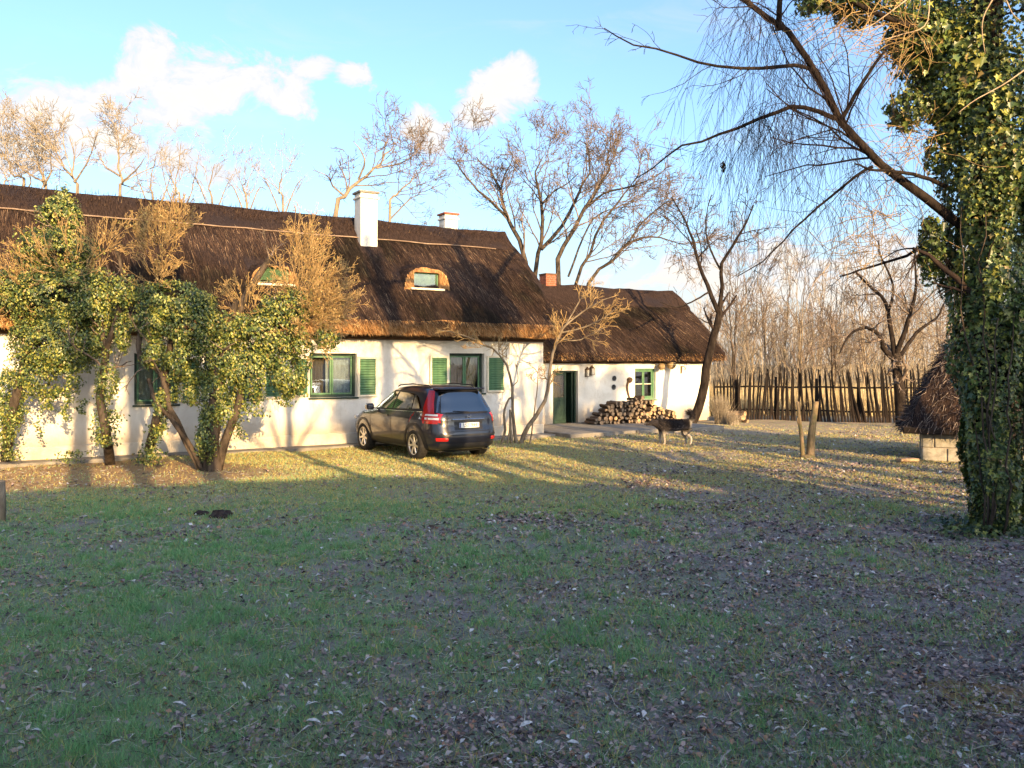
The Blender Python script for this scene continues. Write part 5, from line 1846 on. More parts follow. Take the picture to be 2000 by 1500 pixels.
            for q in range(7):
                A = R @ Matrix.Rotation(2 * math.pi * q / 7 + .2, 4, 'Z')
                sp.add([A @ Vector(v) for v in ((.04, -.034, .062), (.04, .034, .062), (.222, .022, .082), (.222, -.022, .082), (.04, -.026, .088), (.04, .026, .088), (.222, .016, .098), (.222, -.016, .098))],
                       [[4, 5, 6, 7], [0, 1, 5, 4], [1, 2, 6, 5], [2, 3, 7, 6], [3, 0, 4, 7], [3, 2, 1, 0]])
            sp.build('spokes', MAT['alloy'], w)
            ar = MB()
            n = 20
            vv, ff = [], []
            for i in range(n + 1):
                a = math.radians(-14 + 208 * i / n)
                for r_ in (.42, .475):
                    x = wx + r_ * math.cos(a)
                    z = .36 + r_ * math.sin(a)
                    z = max(z, .27)
                    vv.append((x, s * (side_y(x, z) + .012), z))
            for i in range(n):
                f4 = [2 * i, 2 * i + 1, 2 * i + 3, 2 * i + 2]
                ff.append(f4 if s > 0 else f4[::-1])
            ar.add(vv, ff)
            ar.build('arch_trim', MAT['cladding'], par, smooth=True)
        # rear lamps: tall red pillar lens, wider foot with clear band
        def lamp(z0, z1, y0f, y1f, mt, nm, off, sub=None):
            def fn(e, f):
                z = z0 + (z1 - z0) * f
                h = at(z)[2]
                return (s * h * (y0f(f) + (y1f(f) - y0f(f)) * e), z)
            o = rear_patch(fn, off, nm, mt, 6, 8, sub)
            if s < 0:
                o.data.flip_normals()
            return o
        lp = lamp(1.08, 1.56, lambda f: .875 - .01 * f, lambda f: .985 - .03 * f, MAT['redlens'], 'tail_light', .008)
        lamp(.84, 1.08, lambda f: .80 + .07 * f, lambda f: .998, MAT['redlens'], 'lower_lens', .010, lp)
        lamp(.93, .975, lambda f: .79, lambda f: .985, MAT['whitelens'], 'clear_band', .014, lp)
        lamp(1.01, 1.05, lambda f: .81, lambda f: .985, MAT['whitelens'], 'clear_band', .014, lp)
        # lamp wrapping round the corner
        side_patch((((.13, .86), (.30, .90)), ((.145, 1.05), (.24, 1.08))), s, .006, MAT['redlens'], 'lamp_wing', 5, 4, lp)
        lamp(.47, .54, lambda f: .62, lambda f: .86, MAT['redlens'], 'bumper_reflector', .02)
        # roof rail
        MB().tube([(.75, s * .57, 1.625), (.85, s * .565, 1.665), (1.6, s * .56, 1.688), (2.2, s * .56, 1.655), (2.3, s * .57, 1.62)], .014, 6).build('roof_rail', MAT['black'], par, smooth=True)
        # front lamps
        MB().box(4.18, 4.34, s * .58, s * .80, .74, .86, .03).build('headlight', MAT['whitelens'], par)
    # rear glass
    rear_patch(lambda e, f: ((-.76 + 1.52 * e) * (1 - .07 * f) * at(1.09 + .44 * f)[2] / .90, 1.09 + .44 * f), .008, 'rear_window', MAT['carglass'])
    rear_patch(lambda e, f: ((-.82 + 1.64 * e) * (1 - .05 * f) * at(1.05 + .51 * f)[2] / .90, 1.05 + .51 * f), .003, 'rear_window_surround', MAT['black'])
    # spoiler lip
    MB().box(.33, .62, -.60, .60, 1.575, 1.615, .015).build('spoiler', MAT['paint'], par)
    # tailgate seams, plate recess, plate, chrome bar with emblem
    rear_patch(lambda e, f: (-.72 + 1.44 * e, .665 + .012 * f), .004, 'tailgate_seam', MAT['black'], 12, 1)
    rear_patch(lambda e, f: (-.36 + .72 * e, .70 + .19 * f), .004, 'plate_recess', MAT['cladding'], 8, 4)
    x0 = rear_x(0, .80)
    pl = bpy.data.objects.new('number_plate', None)
    link(pl, par)
    pl.location = (x0 - .035, 0, .80)
    MB().box(-.006, .006, -.26, .26, -.056, .056, .003).build('plate_board', MAT['plate'], pl)
    MB().box(-.0085, -.006, .215, .256, -.052, .052).build('country_band', MAT['euroblue'], pl)
    fc = bpy.data.curves.new('plate_text', 'FONT')
    fc.body = 'LSZ-944'
    fc.size = .105
    fc.align_x = 'CENTER'
    fc.align_y = 'CENTER'
    fc.extrude = .001
    to = bpy.data.objects.new('plate_text', fc)
    COL.objects.link(to)
    bpy.context.view_layer.update()
    tm = bpy.data.meshes.new_from_object(to.evaluated_get(bpy.context.evaluated_depsgraph_get()))
    bpy.data.objects.remove(to)
    tm.materials.clear()
    tm.materials.append(MAT['ink'])
    t = link(bpy.data.objects.new('plate_text', tm), pl)
    t.rotation_euler = (math.pi / 2, 0, -math.pi / 2)
    t.location = (-.0098, -.02, 0)
    xb = rear_x(0, .93)
    br = MB()
    br.box(xb - .035, xb + .01, -.42, .42, .905, .945, .012)
    bar = br.build('chrome_bar', MAT['chrome'], par)
    em = MB()
    em.box(xb - .045, xb - .034, -.050, -.034, .955, 1.03, .004).box(xb - .045, xb - .034, .034, .050, .955, 1.03, .004).box(xb - .045, xb - .034, -.034, .034, .982, 1.0, .004)
    em.build('emblem', MAT['chrome'], par)
    # bumper step, lower apron, exhaust, wiper
    rear_patch(lambda e, f: (-.84 + 1.68 * e, .575 + .035 * f), .03, 'bumper_step', MAT['cladding'], 14, 2)
    rear_patch(lambda e, f: (-.70 + 1.40 * e, .285 + .13 * f), .012, 'lower_apron', MAT['cladding'], 12, 3)
    MB().tube([(.02, -.50, .27), (.30, -.50, .27)], .035, 10).build('exhaust_pipe', MAT['chrome'], par)
    MB().tube([(rear_x(0, 1.09) - .02, -.05, 1.09), (rear_x(.3, 1.12) - .02, .36, 1.115)], .007, 6).build('wiper', MAT['black'], par)
    # screen
    V, Fc = [], []
    for j in range(7):
        for i in range(9):
            z = 1.09 + .45 * j / 6
            a, b2, h, n = at(z)
            y = (-.85 + 1.7 * i / 8) * h
            c, r = (a + b2) / 2, (b2 - a) / 2
            V.append((c + r * max(0, 1 - abs(y / h) ** n) ** (1 / n) + .008, y, z))
    for j in range(6):
        for i in range(8):
            q = j * 9 + i
            Fc.append([q, q + 1, q + 10, q + 9])
    mesh_np('windscreen', V, Fc, MAT['carglass'], par, smooth=True)
    # underside
    MB().box(.3, 4.3, -.62, .62, .20, .27, .02).build('underbody', MAT['black'], par)
    return par


build_car()

# ------------------------------------------------------------------ dog
def skin_mesh(name, joints, edges, mat, parent=None, sub=2, root=0):
    me = bpy.data.meshes.new(name)
    me.from_pydata([j[0] for j in joints], edges, [])
    o = bpy.data.objects.new(name, me)
    COL.objects.link(o)
    o.modifiers.new('skin', 'SKIN')
    for i, j in enumerate(joints):
        r = j[1] if hasattr(j[1], '__len__') else (j[1], j[1])
        me.skin_vertices[0].data[i].radius = r
        me.skin_vertices[0].data[i].use_root = (i == root)
    s = o.modifiers.new('sub', 'SUBSURF')
    s.levels = s.render_levels = sub
    bpy.context.view_layer.update()
    nm = bpy.data.meshes.new_from_object(o.evaluated_get(bpy.context.evaluated_depsgraph_get()))
    bpy.data.objects.remove(o)
    nm.name = name
    nm.materials.clear()
    nm.materials.append(mat)
    nm.polygons.foreach_set('use_smooth', [True] * len(nm.polygons))
    return link(bpy.data.objects.new(name, nm), parent)


def build_dog():
    m, g, b = material('dog_fur')
    co = g.n('ShaderNodeTexCoord').outputs['Object']
    x, y, z = g.xyz(co)[:3]
    n = g.noise(co, 22.0, 5.0, .65)
    zz = g.m('ADD', z, g.m('MULTIPLY', g.m('SUBTRACT', n, .5), .16))
    c = g.mix(g.ramp(zz, .26, .40), (.30, .27, .23), (.022, .019, .021))
    c = g.mix(g.m('MULTIPLY', g.ramp(x, .42, .50), g.ramp(zz, .70, .58)), c, (.48, .44, .38))     # pale underside of the curled tail
    c = g.mix(g.ramp(n, .5, .75), c, (.12, .10, .09))
    g.put(b.inputs['Base Color'], c)
    b.inputs['Roughness'].default_value = .9
    b.inputs['Specular IOR Level'].default_value = .15
    bp = g.n('ShaderNodeBump')
    bp.inputs['Strength'].default_value = .7
    bp.inputs['Distance'].default_value = .02
    g.put(bp.inputs['Height'], g.noise(g.scaled(co, (1, 3, 3)), 45.0, 4.0, .7))
    g.put(b.inputs['Normal'], bp.outputs[0])
    c0 = gp(1313, 869)
    par = thing('dog', 'dark shaggy dog with pale legs and curled tail standing before the firewood', 'dog', (c0.x, c0.y, hills(c0.x, c0.y)), math.radians(8))
    # x towards the tail, head at -x, legs down
    J = [((.12, 0, .50), (.125, .15)),           # 0 loin (root)
         ((-.14, 0, .50), (.15, .185)),          # 1 chest
         ((.36, 0, .52), (.12, .15)),            # 2 hips
         ((-.32, 0, .54), (.12, .15)),           # 3 shoulders
         ((-.45, 0, .575), (.095, .105)),        # 4 neck
         ((-.56, -.01, .59), (.088, .088)),      # 5 head
         ((-.66, -.015, .555), (.045, .045)),    # 6 muzzle
         ((-.74, -.02, .54), (.032, .030)),      # 7 nose
         ((-.29, .085, .40), .070), ((-.30, .09, .25), .042), ((-.29, .09, .11), .032), ((-.30, .09, .03), .030), ((-.345, .09, .022), .028),
         ((-.27, -.085, .40), .070), ((-.26, -.09, .25), .042), ((-.24, -.09, .11), .032), ((-.245, -.09, .03), .030), ((-.29, -.09, .022), .028),
         ((.36, .09, .42), .095), ((.32, .10, .28), .062), ((.43, .10, .17), .036), ((.405, .10, .03), .030), ((.36, .10, .022), .028),
         ((.40, -.09, .42), .095), ((.37, -.10, .28), .062), ((.49, -.10, .17), .036), ((.47, -.10, .03), .030), ((.425, -.10, .022), .028),
         ((.47, 0, .60), .055), ((.55, 0, .70), .060), ((.56, .01, .80), .062), ((.50, .02, .86), .055), ((.43, .03, .84), .040), ((.41, .03, .79), .025)]
    Ed = [(0, 1), (0, 2), (1, 3), (3, 4), (4, 5), (5, 6), (6, 7), (3, 8), (8, 9), (9, 10), (10, 11), (11, 12), (3, 13), (13, 14), (14, 15), (15, 16), (16, 17),
          (2, 18), (18, 19), (19, 20), (20, 21), (21, 22), (2, 23), (23, 24), (24, 25), (25, 26), (26, 27), (2, 28), (28, 29), (29, 30), (30, 31), (31, 32), (32, 33)]
    skin_mesh('body', J, Ed, m, par)
    for s in (-1, 1):
        e = MB()
        e.add([(-.50, s * .055 - .01, .645), (-.57, s * .05 - .01, .65), (-.53, s * .085 - .01, .63), (-.515, s * .062 - .01, .735)], [[0, 1, 3], [1, 2, 3], [2, 0, 3], [0, 2, 1]])
        e.build('ear', m, par)
        ey = MB()
        ey.lathe([(.002, -.010), (.010, -.004), (.010, .004), (.002, .010)], 8, Matrix.Translation((-.625, s * .045 - .012, .598)))
        ey.build('eye', MAT['black'], par)
    MB().box(-.775, -.745, -.04, 0.0, .535, .562, .008).build('nose', MAT['black'], par)
    # shaggy coat: short hairs on back and tail
    rng = np.random.default_rng(9)
    n = 2600
    k = rng.random(n)
    X = -.42 + .9 * k
    a = rng.uniform(-.2, math.pi + .2, n)
    P = np.stack([X, .135 * np.cos(a), .51 + .165 * np.sin(a)], -1)
    D = np.stack([np.full(n, .75), .5 * np.cos(a), -.35 + .3 * np.sin(a)], -1) + rng.normal(0, .2, (n, 3))
    tl = np.array([(.47, 0, .60), (.55, 0, .70), (.56, .01, .80), (.50, .02, .86), (.43, .03, .84)])
    t = resample(tl, 60)[rng.integers(0, 60, 900)]
    dr = rng.normal(size=(900, 3))
    dr /= np.linalg.norm(dr, axis=1, keepdims=True)
    P = np.concatenate([P, t + dr * .05])
    D = np.concatenate([D, dr + rng.normal(0, .3, (900, 3))])
    D /= np.linalg.norm(D, axis=1, keepdims=True)
    n = len(P)
    q, r = extend(rng, P, D, rng.uniform(.03, .075, n), np.full(n, .0035), 2, .1, (0, 0, -.1), .3, .001)
    V, Fc = tube_batch(q, r, 3)
    kind(mesh_np('coat', V, Fc, m, par), 'stuff')


build_dog()

# ------------------------------------------------------------------ firewood
MAT['log_bark'] = M_noise('log_bark', (0.035, 0.025, 0.020), (0.11, 0.075, 0.05), 14.0, bump=.6, rough=.95)
MAT['log_end'] = M_noise('log_end', (0.26, 0.17, 0.10), (0.44, 0.30, 0.18), 10.0, bump=.3, rough=.9)
MAT['log_end_shaded'] = M_noise('shaded_log_end', (0.10, 0.08, 0.06), (0.20, 0.155, 0.115), 10.0, bump=.3, rough=.9)  # darker copy of the cut ends for the heap's shaded part


def log_mesh(seed, end, split):
    rng = np.random.default_rng(seed)
    k = 9
    L = .45
    vs = []
    for z in (-L / 2, L / 2):
        for i in range(k):
            a = 2 * math.pi * i / k
            r = 1.0 + rng.normal(0, .05)
            x, y = r * math.cos(a), r * math.sin(a)
            if split == 1:
                y = max(y, -.15)
            elif split == 2:
                x, y = max(x, -.3), max(y, -.3)
            vs.append((x * .075, z, y * .075))
    fs = [[i, (i + 1) % k, k + (i + 1) % k, k + i] for i in range(k)]
    me = bpy.data.meshes.new('log')
    me.from_pydata(vs, [], fs + [list(range(k))[::-1], list(range(k, 2 * k))])
    me.materials.append(MAT['log_bark'])
    me.materials.append(MAT[end])
    for p in me.polygons[-2:]:
        p.material_index = 1
    me.update()
    return me


def build_firewood():
    n0 = 22.55
    meshes = [log_mesh(i, 'log_end' if i % 7 == 0 else 'log_end_shaded', i % 3) for i in range(9)]
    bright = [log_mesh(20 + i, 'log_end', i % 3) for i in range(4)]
    prof = [(1140, 838), (1160, 815), (1180, 797), (1195, 788), (1212, 786), (1230, 782), (1246, 779), (1262, 781), (1275, 790), (1290, 797), (1308, 806), (1322, 828), (1326, 838)]
    sz = [on_wall(px, py, n0) for px, py in prof]
    ss = np.array([q[0] for q in sz])
    zz = np.array([q[1] for q in sz])
    s_mid = (ss[0] + ss[-1]) / 2
    par = thing('firewood_pile', 'heap of split firewood logs piled against the cottage wall', 'firewood', hw(s_mid, n0, .12), UA)
    rng = np.random.default_rng(31)
    cnt = 0
    for row in range(14):
        z = .075 + row * .125
        s = ss[0] + (.07 if row % 2 else 0)
        while s < ss[-1]:
            s += .145
            if np.interp(s, ss, zz) - .12 < z - .03 or cnt > 295:
                continue
            lit = np.interp(s, ss, np.linspace(0, 1, len(ss))) > .58  # sunlit right part gets pale ends, the shaded rest mostly dark ones
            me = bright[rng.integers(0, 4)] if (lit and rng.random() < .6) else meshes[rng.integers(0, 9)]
            o = link(bpy.data.objects.new('log', me), par)
            cnt += 1
            o.location = (s - s_mid + rng.normal(0, .015), rng.normal(0, .05) + .02 * row, z + rng.normal(0, .012))
            o.rotation_euler = (rng.normal(0, .06), rng.uniform(0, 6.28), rng.normal(0, .10))
            k = rng.uniform(.75, 1.12)
            o.scale = (k, rng.uniform(.9, 1.1), k)
    # earlier wood behind, filling the heap to the wall
    V = []
    k = len(ss)
    m = MB()
    vs = [((ss[i] - s_mid) * .8, .25, 0) for i in range(k)] + [((ss[i] - s_mid) * .8, .25, max(0.01, zz[i] - .12 - .30)) for i in range(k)]
    vs += [((ss[i] - s_mid) * .8, .85, 0) for i in range(k)] + [((ss[i] - s_mid) * .8, .85, max(0.01, zz[i] - .12 - .28)) for i in range(k)]
    fs = []
    for i in range(k - 1):
        fs += [[i, i + 1, k + i + 1, k + i], [k + i, k + i + 1, 3 * k + i + 1, 3 * k + i]]
    m.add(vs, fs)
    m.build('inner_wood', MAT['log_bark'], par)
    # loose logs at the cottage's right corner
    par2 = thing('log_heap', 'few loose sunlit logs lying at the foot of the cottage right corner', 'logs', hw(23.0, 22.2, 0), UA)
    for i in range(9):
        o = link(bpy.data.objects.new('log', bright[i % 4]), par2)
        o.location = (rng.uniform(-.35, .75), rng.uniform(-.25, .3), .08 + .11 * (i % 3))
        o.rotation_euler = (rng.normal(0, .2), rng.uniform(0, 6), rng.uniform(-1.2, 1.2))
        o.scale = (1.3, 1.0, 1.3)


build_firewood()


# ------------------------------------------------------------------ things hanging on the cottage wall
def build_wall_things():
    n0 = 23.6
    M0 = lambda px, py, off: hw(on_wall(px, py, n0)[0], n0 - off, on_wall(px, py, n0)[1])
    for i, (px, py, lab) in enumerate(((1145, 727, 'small dark wall lantern right of the cottage door, left one of the pair'), (1154, 724, 'small dark wall lantern right of the cottage door, right one of the pair'))):
        t = thing('wall_lantern', lab, 'lantern', M0(px, py, .07), UA, 'lanterns by the cottage door')
        mb = MB()
        for a, b2 in ((-.055, -.055), (.055, -.055), (.055, .055), (-.055, .055)):
            mb.tube([(a, b2, -.13), (a, b2, .08)], .011, 5)
        mb.box(-.07, .07, -.07, .07, -.15, -.13, .006).box(-.07, .07, -.07, .07, .08, .10, .006)
        mb.build('cage', MAT['oldwood'], t)
        MB().lathe([(.075, .10), (.03, .16), (.012, .19)], 10).build('cap', MAT['oldwood'], t)
        MB().box(-.04, .04, -.04, .04, -.13, .08).build('pane', MAT['cream'], t)
    R = Matrix.Rotation(math.pi / 2, 4, 'X')
    for px, py, lab in ((1199, 739, 'upper of two small round plates hung on the cottage wall'), (1198, 756, 'lower of two small round plates hung on the cottage wall')):
        t = thing('wall_plate_dish', lab, 'plate', M0(px, py, .012), UA, 'plates on the cottage wall')
        MB().lathe([(.05, .0), (.088, .012), (.092, .02), (.084, .018), (.06, .008)], 20, R).build('dish', MAT['euro_grey'], t, smooth=True)
        MB().lathe([(.094, .010), (.100, .018), (.094, .024), (.088, .018)], 20, R).build('rim', MAT['black'], t, smooth=True)
    t = thing('wooden_tool', 'dark curved wooden tool hanging on the wall above the firewood', 'tool', M0(1228, 742, .06), UA)
    mb = MB()
    P = [M0(x, y, .05) - M0(1228, 742, .06) for x, y in ((1228, 740), (1224, 750), (1224, 762), (1227, 774), (1231, 786))]
    Ri = Matrix.Rotation(-UA, 3, 'Z')
    mb.tube(resample([Ri @ p for p in P], 10), np.linspace(.045, .02, 10), 8)
    mb.build('handle', MAT['oldwood'], t, smooth=True)
    MB().lathe([(.02, -.11), (.09, -.06), (.11, .02), (.075, .08), (.02, .10)], 12).build('head', MAT['oldwood'], t, smooth=True)
    for px, py, r, mt, lab in ((1282, 716, .13, 'straw', 'small straw basket hanging under the cottage eave, left of two'), (1301, 712, .17, 'straw', 'larger straw basket hanging under the cottage eave, right of two')):
        t = thing('hanging_basket', lab, 'basket', M0(px, py, .28), UA, 'baskets under the eave')
        MB().lathe([(r * .35, -r), (r * .8, -r * .65), (r, -.05 * r), (r * .85, r * .6), (r * .55, r * .85), (r * .5, r * .7)], 16).build('bowl', MAT[mt], t, smooth=True)
        mb = MB()
        mb.tube(resample([(-r * .6, 0, r * .75), (-r * .3, 0, r * 1.5), (0, 0, r * 1.75), (r * .3, 0, r * 1.5), (r * .6, 0, r * .75)], 12), [.012] * 12, 6)
        mb.build('handle', MAT['oldwood'], t, smooth=True)
        for q in range(4):
            zz = -r * .5 + q * r * .35
            rr = r * (1.01 if q in (1, 2) else .9)
            MB().lathe([(rr * .98, zz - .012), (rr + .008, zz), (rr * .98, zz + .012)], 16).build('band', MAT['oldwood'], t)
    t = thing('wall_bracket', 'small dark iron bracket near the top right of the cottage wall', 'bracket', M0(1330, 722, .03), UA)
    mb = MB()
    mb.box(-.03, .03, 0, .03, -.14, .14, .006)
    mb.tube(resample([(0, 0, .1), (.03, -.10, .12), (.06, -.14, .04), (.03, -.12, -.02)], 9), [.014] * 9, 6)
    mb.build('iron', MAT['oldwood'], t)


MAT['euro_grey'] = M_plain('glazed_earthenware', (0.45, 0.47, 0.50), 0.3, 0.5)
MAT['straw'] = M_noise('straw_weave', (0.34, 0.24, 0.12), (0.50, 0.38, 0.21), 20.0, (1, 1, 6), bump=.6, rough=.9)
build_wall_things()


# ------------------------------------------------------------------ fence
MAT['picket'] = M_noise('fence_wood', (0.008, 0.006, 0.005), (0.026, 0.017, 0.013), 6.0, (1, 1, .3), bump=.6, rough=.95)


def build_fence():
    A, B = Vector((7.95, 32.7, 0)), Vector((17.4, 29.4, 0))
    d = (B - A)
    L = d.length
    ang = math.atan2(d.y, d.x)
    par = thing('picket_fence', 'rustic dark fence of crooked upright poles right of the cottage', 'fence', A, ang)
    rng = np.random.default_rng(55)
    ms = []
    for q in range(7):
        mb = MB()
        k = 7
        zs = np.linspace(0, 1.0, k)
        bx, by = rng.normal(0, .016, k).cumsum() * .6, rng.normal(0, .010, k).cumsum() * .6
        r = rng.uniform(.030, .046) * np.linspace(1.1, .75, k)
        r[-1] *= .45
        mb.tube(np.stack([bx, by, zs], -1), r, 7)
        o = mb.build('picket', MAT['picket'])
        ms.append(o.data)
        bpy.data.objects.remove(o)
    x = 0.0
    while x < L:
        o = link(bpy.data.objects.new('picket', ms[rng.integers(0, 7)]), par)
        h = 1.66 + .34 * min(1, x / 2.2) + rng.normal(0, .10)
        o.location = (x, -.07 + rng.normal(0, .012), -.02)
        o.scale = (1, 1, h)
        lean = -.05 + .06 * math.sin(x * .9) + rng.normal(0, .045)
        o.rotation_euler = (rng.normal(0, .02), lean, rng.uniform(0, 6.28) * 0)
        x += rng.uniform(.075, .13)
    for i, x in enumerate(np.arange(.7, L, 1.45)):
        mb = MB()
        mb.tube([(x, .06, -.1), (x + .02, .06, .9), (x + .01, .06, 1.62 + rng.normal(0, .06))], [.075, .07, .05], 8)
        mb.build('post', MAT['picket'], par, smooth=True)
    for z0, z1 in ((.36, .40), (1.22, 1.30)):
        for i in range(4):
            a, b2 = L * i / 4 - .1, L * (i + 1) / 4 + .1
            mb = MB()
            dz = rng.normal(0, .03)
            mb.tube([(a, -.005, (z0 + z1) / 2 + dz), ((a + b2) / 2, -.01, (z0 + z1) / 2 + .03), (b2, -.005, (z0 + z1) / 2 - dz)], .034, 7)
            mb.build('rail', MAT['picket'], par, smooth=True)
    # dry weed tufts by the cottage corner
    n = 900
    for c, lab, hgt, k in ((gp(1408, 828), 'tuft of tall dry golden grass by the cottage corner', 1.1, 500), (gp(1432, 830), 'shorter tuft of dry grass between cottage corner and fence', .55, 260)):
        t = thing('grass_tuft', lab, 'dry grass', c, 0)
        a = rng.uniform(0, 6.28, k)
        rr = .22 * rng.random(k)
        P = np.stack([rr * np.cos(a), rr * np.sin(a), np.zeros(k)], -1)
        D = np.stack([rng.normal(0, .18, k), rng.normal(0, .18, k), np.ones(k)], -1)
        D /= np.linalg.norm(D, axis=1, keepdims=True)
        q, r = extend(rng, P, D, rng.uniform(.4, 1, k) * hgt, np.full(k, .006), 4, .08, (0, 0, -.02), .3, .002)
        V, Fc = tube_batch(q, r, 3)
        mesh_np('blades', V, Fc, MAT['twig_tan'], t)


build_fence()


# ------------------------------------------------------------------ thatched well-house at the right
def build_shed():
    MAT['block'] = M_noise('pale_stone_block', (0.24, 0.225, 0.19), (0.38, 0.355, 0.30), 6.0, bump=.6, rough=.95, c3=(.20, .19, .14), s3=2.5)
    Y = 18.7
    W, D = 2.0, 2.0
    rz = math.radians(-25)
    c = Vector((pp(1800, 0, Y).x, Y, 0)) + Matrix.Rotation(rz, 3, 'Z') @ Vector((W / 2, D / 2, 0))
    par = thing('thatched_hut', 'low hut with ragged dark reed roof on pale stone blocks behind the ivy trunk', 'hut', c, rz)
    rng = np.random.default_rng(71)
    MB().box(-W / 2 + .03, W / 2 - .03, -D / 2 + .03, D / 2 - .03, 0, .60).build('core', MAT['mortar'], par)
    me = None
    bl = .50
    for side in range(4):
        for row in range(2):
            off = 0 if row == 0 else -bl / 2
            i = 0
            while True:
                a = -W / 2 + off + i * bl
                b2 = a + bl
                i += 1
                a, b2 = max(a, -W / 2), min(b2, W / 2)
                if a >= W / 2 - .02:
                    break
                if b2 - a < .05:
                    continue
                m = MB()
                m.box(a + .008, b2 - .008, -D / 2 - rng.uniform(.0, .025), -D / 2 + .06, row * .305 + .006, row * .305 + .297, .018)
                o = m.build('stone_block', MAT['block'], par)
                o.rotation_euler = (0, 0, side * math.pi / 2)
    MB().box(-W / 2 - .38, W / 2 + .3, -D / 2 - .32, -D / 2 - .20, .62, .76, .02).build('eave_beam', MAT['picket'], par)
    MB().box(-W / 2 - .38, -W / 2 - .26, -D / 2 - .195, D / 2 + .2, .62, .76, .02).build('eave_beam', MAT['picket'], par)
    # steep hipped roof, lumpy
    K, R = 40, 9
    vs, fs = [], []
    for j in range(R + 1):
        f = j / R
        for i in range(K):
            a = 2 * math.pi * i / K
            cx, sy = math.cos(a), math.sin(a)
            k = 1 / max(abs(cx), abs(sy)) ** .75
            r = (1 - f) ** .80
            rr = 1 + .05 * math.sin(3 * a + 5 * f) + rng.normal(0, .02)
            vs.append((cx * k * (W / 2 + .36) * r * rr + .0, sy * k * (D / 2 + .30) * r * rr, .74 + 2.36 * f + rng.normal(0, .02)))
    for j in range(R):
        for i in range(K):
            k = (i + 1) % K
            fs.append([j * K + i, j * K + k, (j + 1) * K + k, (j + 1) * K + i])
    fs.append(list(range(K))[::-1])
    MB().add(vs, fs).build('roof', MAT['thatch'], par)
    # loose reeds and twigs on the roof
    n = 9000
    f = rng.random(n) ** 1.2
    a = rng.uniform(0, 2 * np.pi, n)
    cx, sy = np.cos(a), np.sin(a)
    k = 1 / np.maximum(np.abs(cx), np.abs(sy)) ** .75
    r = (1 - f) ** .80 * 1.03
    P = np.stack([cx * k * (W / 2 + .36) * r, sy * k * (D / 2 + .30) * r, .76 + 2.36 * f], -1)
    Dv = np.stack([cx * .5, sy * .5, np.full(n, -.8)], -1) + rng.normal(0, .45, (n, 3))
    Dv /= np.linalg.norm(Dv, axis=1, keepdims=True)
    q, rd = extend(rng, P, Dv, rng.uniform(.08, .34, n), rng.uniform(.004, .009, n), 2, .2, (0, 0, .0), .4, .003)
    V, Fc = tube_batch(q, rd, 3)
    cols = np.array([(.045, .038, .044), (.085, .066, .066), (.20, .165, .15), (.032, .028, .034), (.36, .30, .26)])[rng.choice(5, n, p=[.3, .3, .18, .14, .08])]
    o = mesh_np('loose_reed', V, Fc, MAT['strand'], par, col=np.repeat(cols, 9, 0))
    kind(o, 'stuff')
    MB().tube([(0, -.1, 3.0), (0.05, -.05, 3.35)], [.05, .03], 7).build('finial', MAT['oldwood'], par)


build_shed()


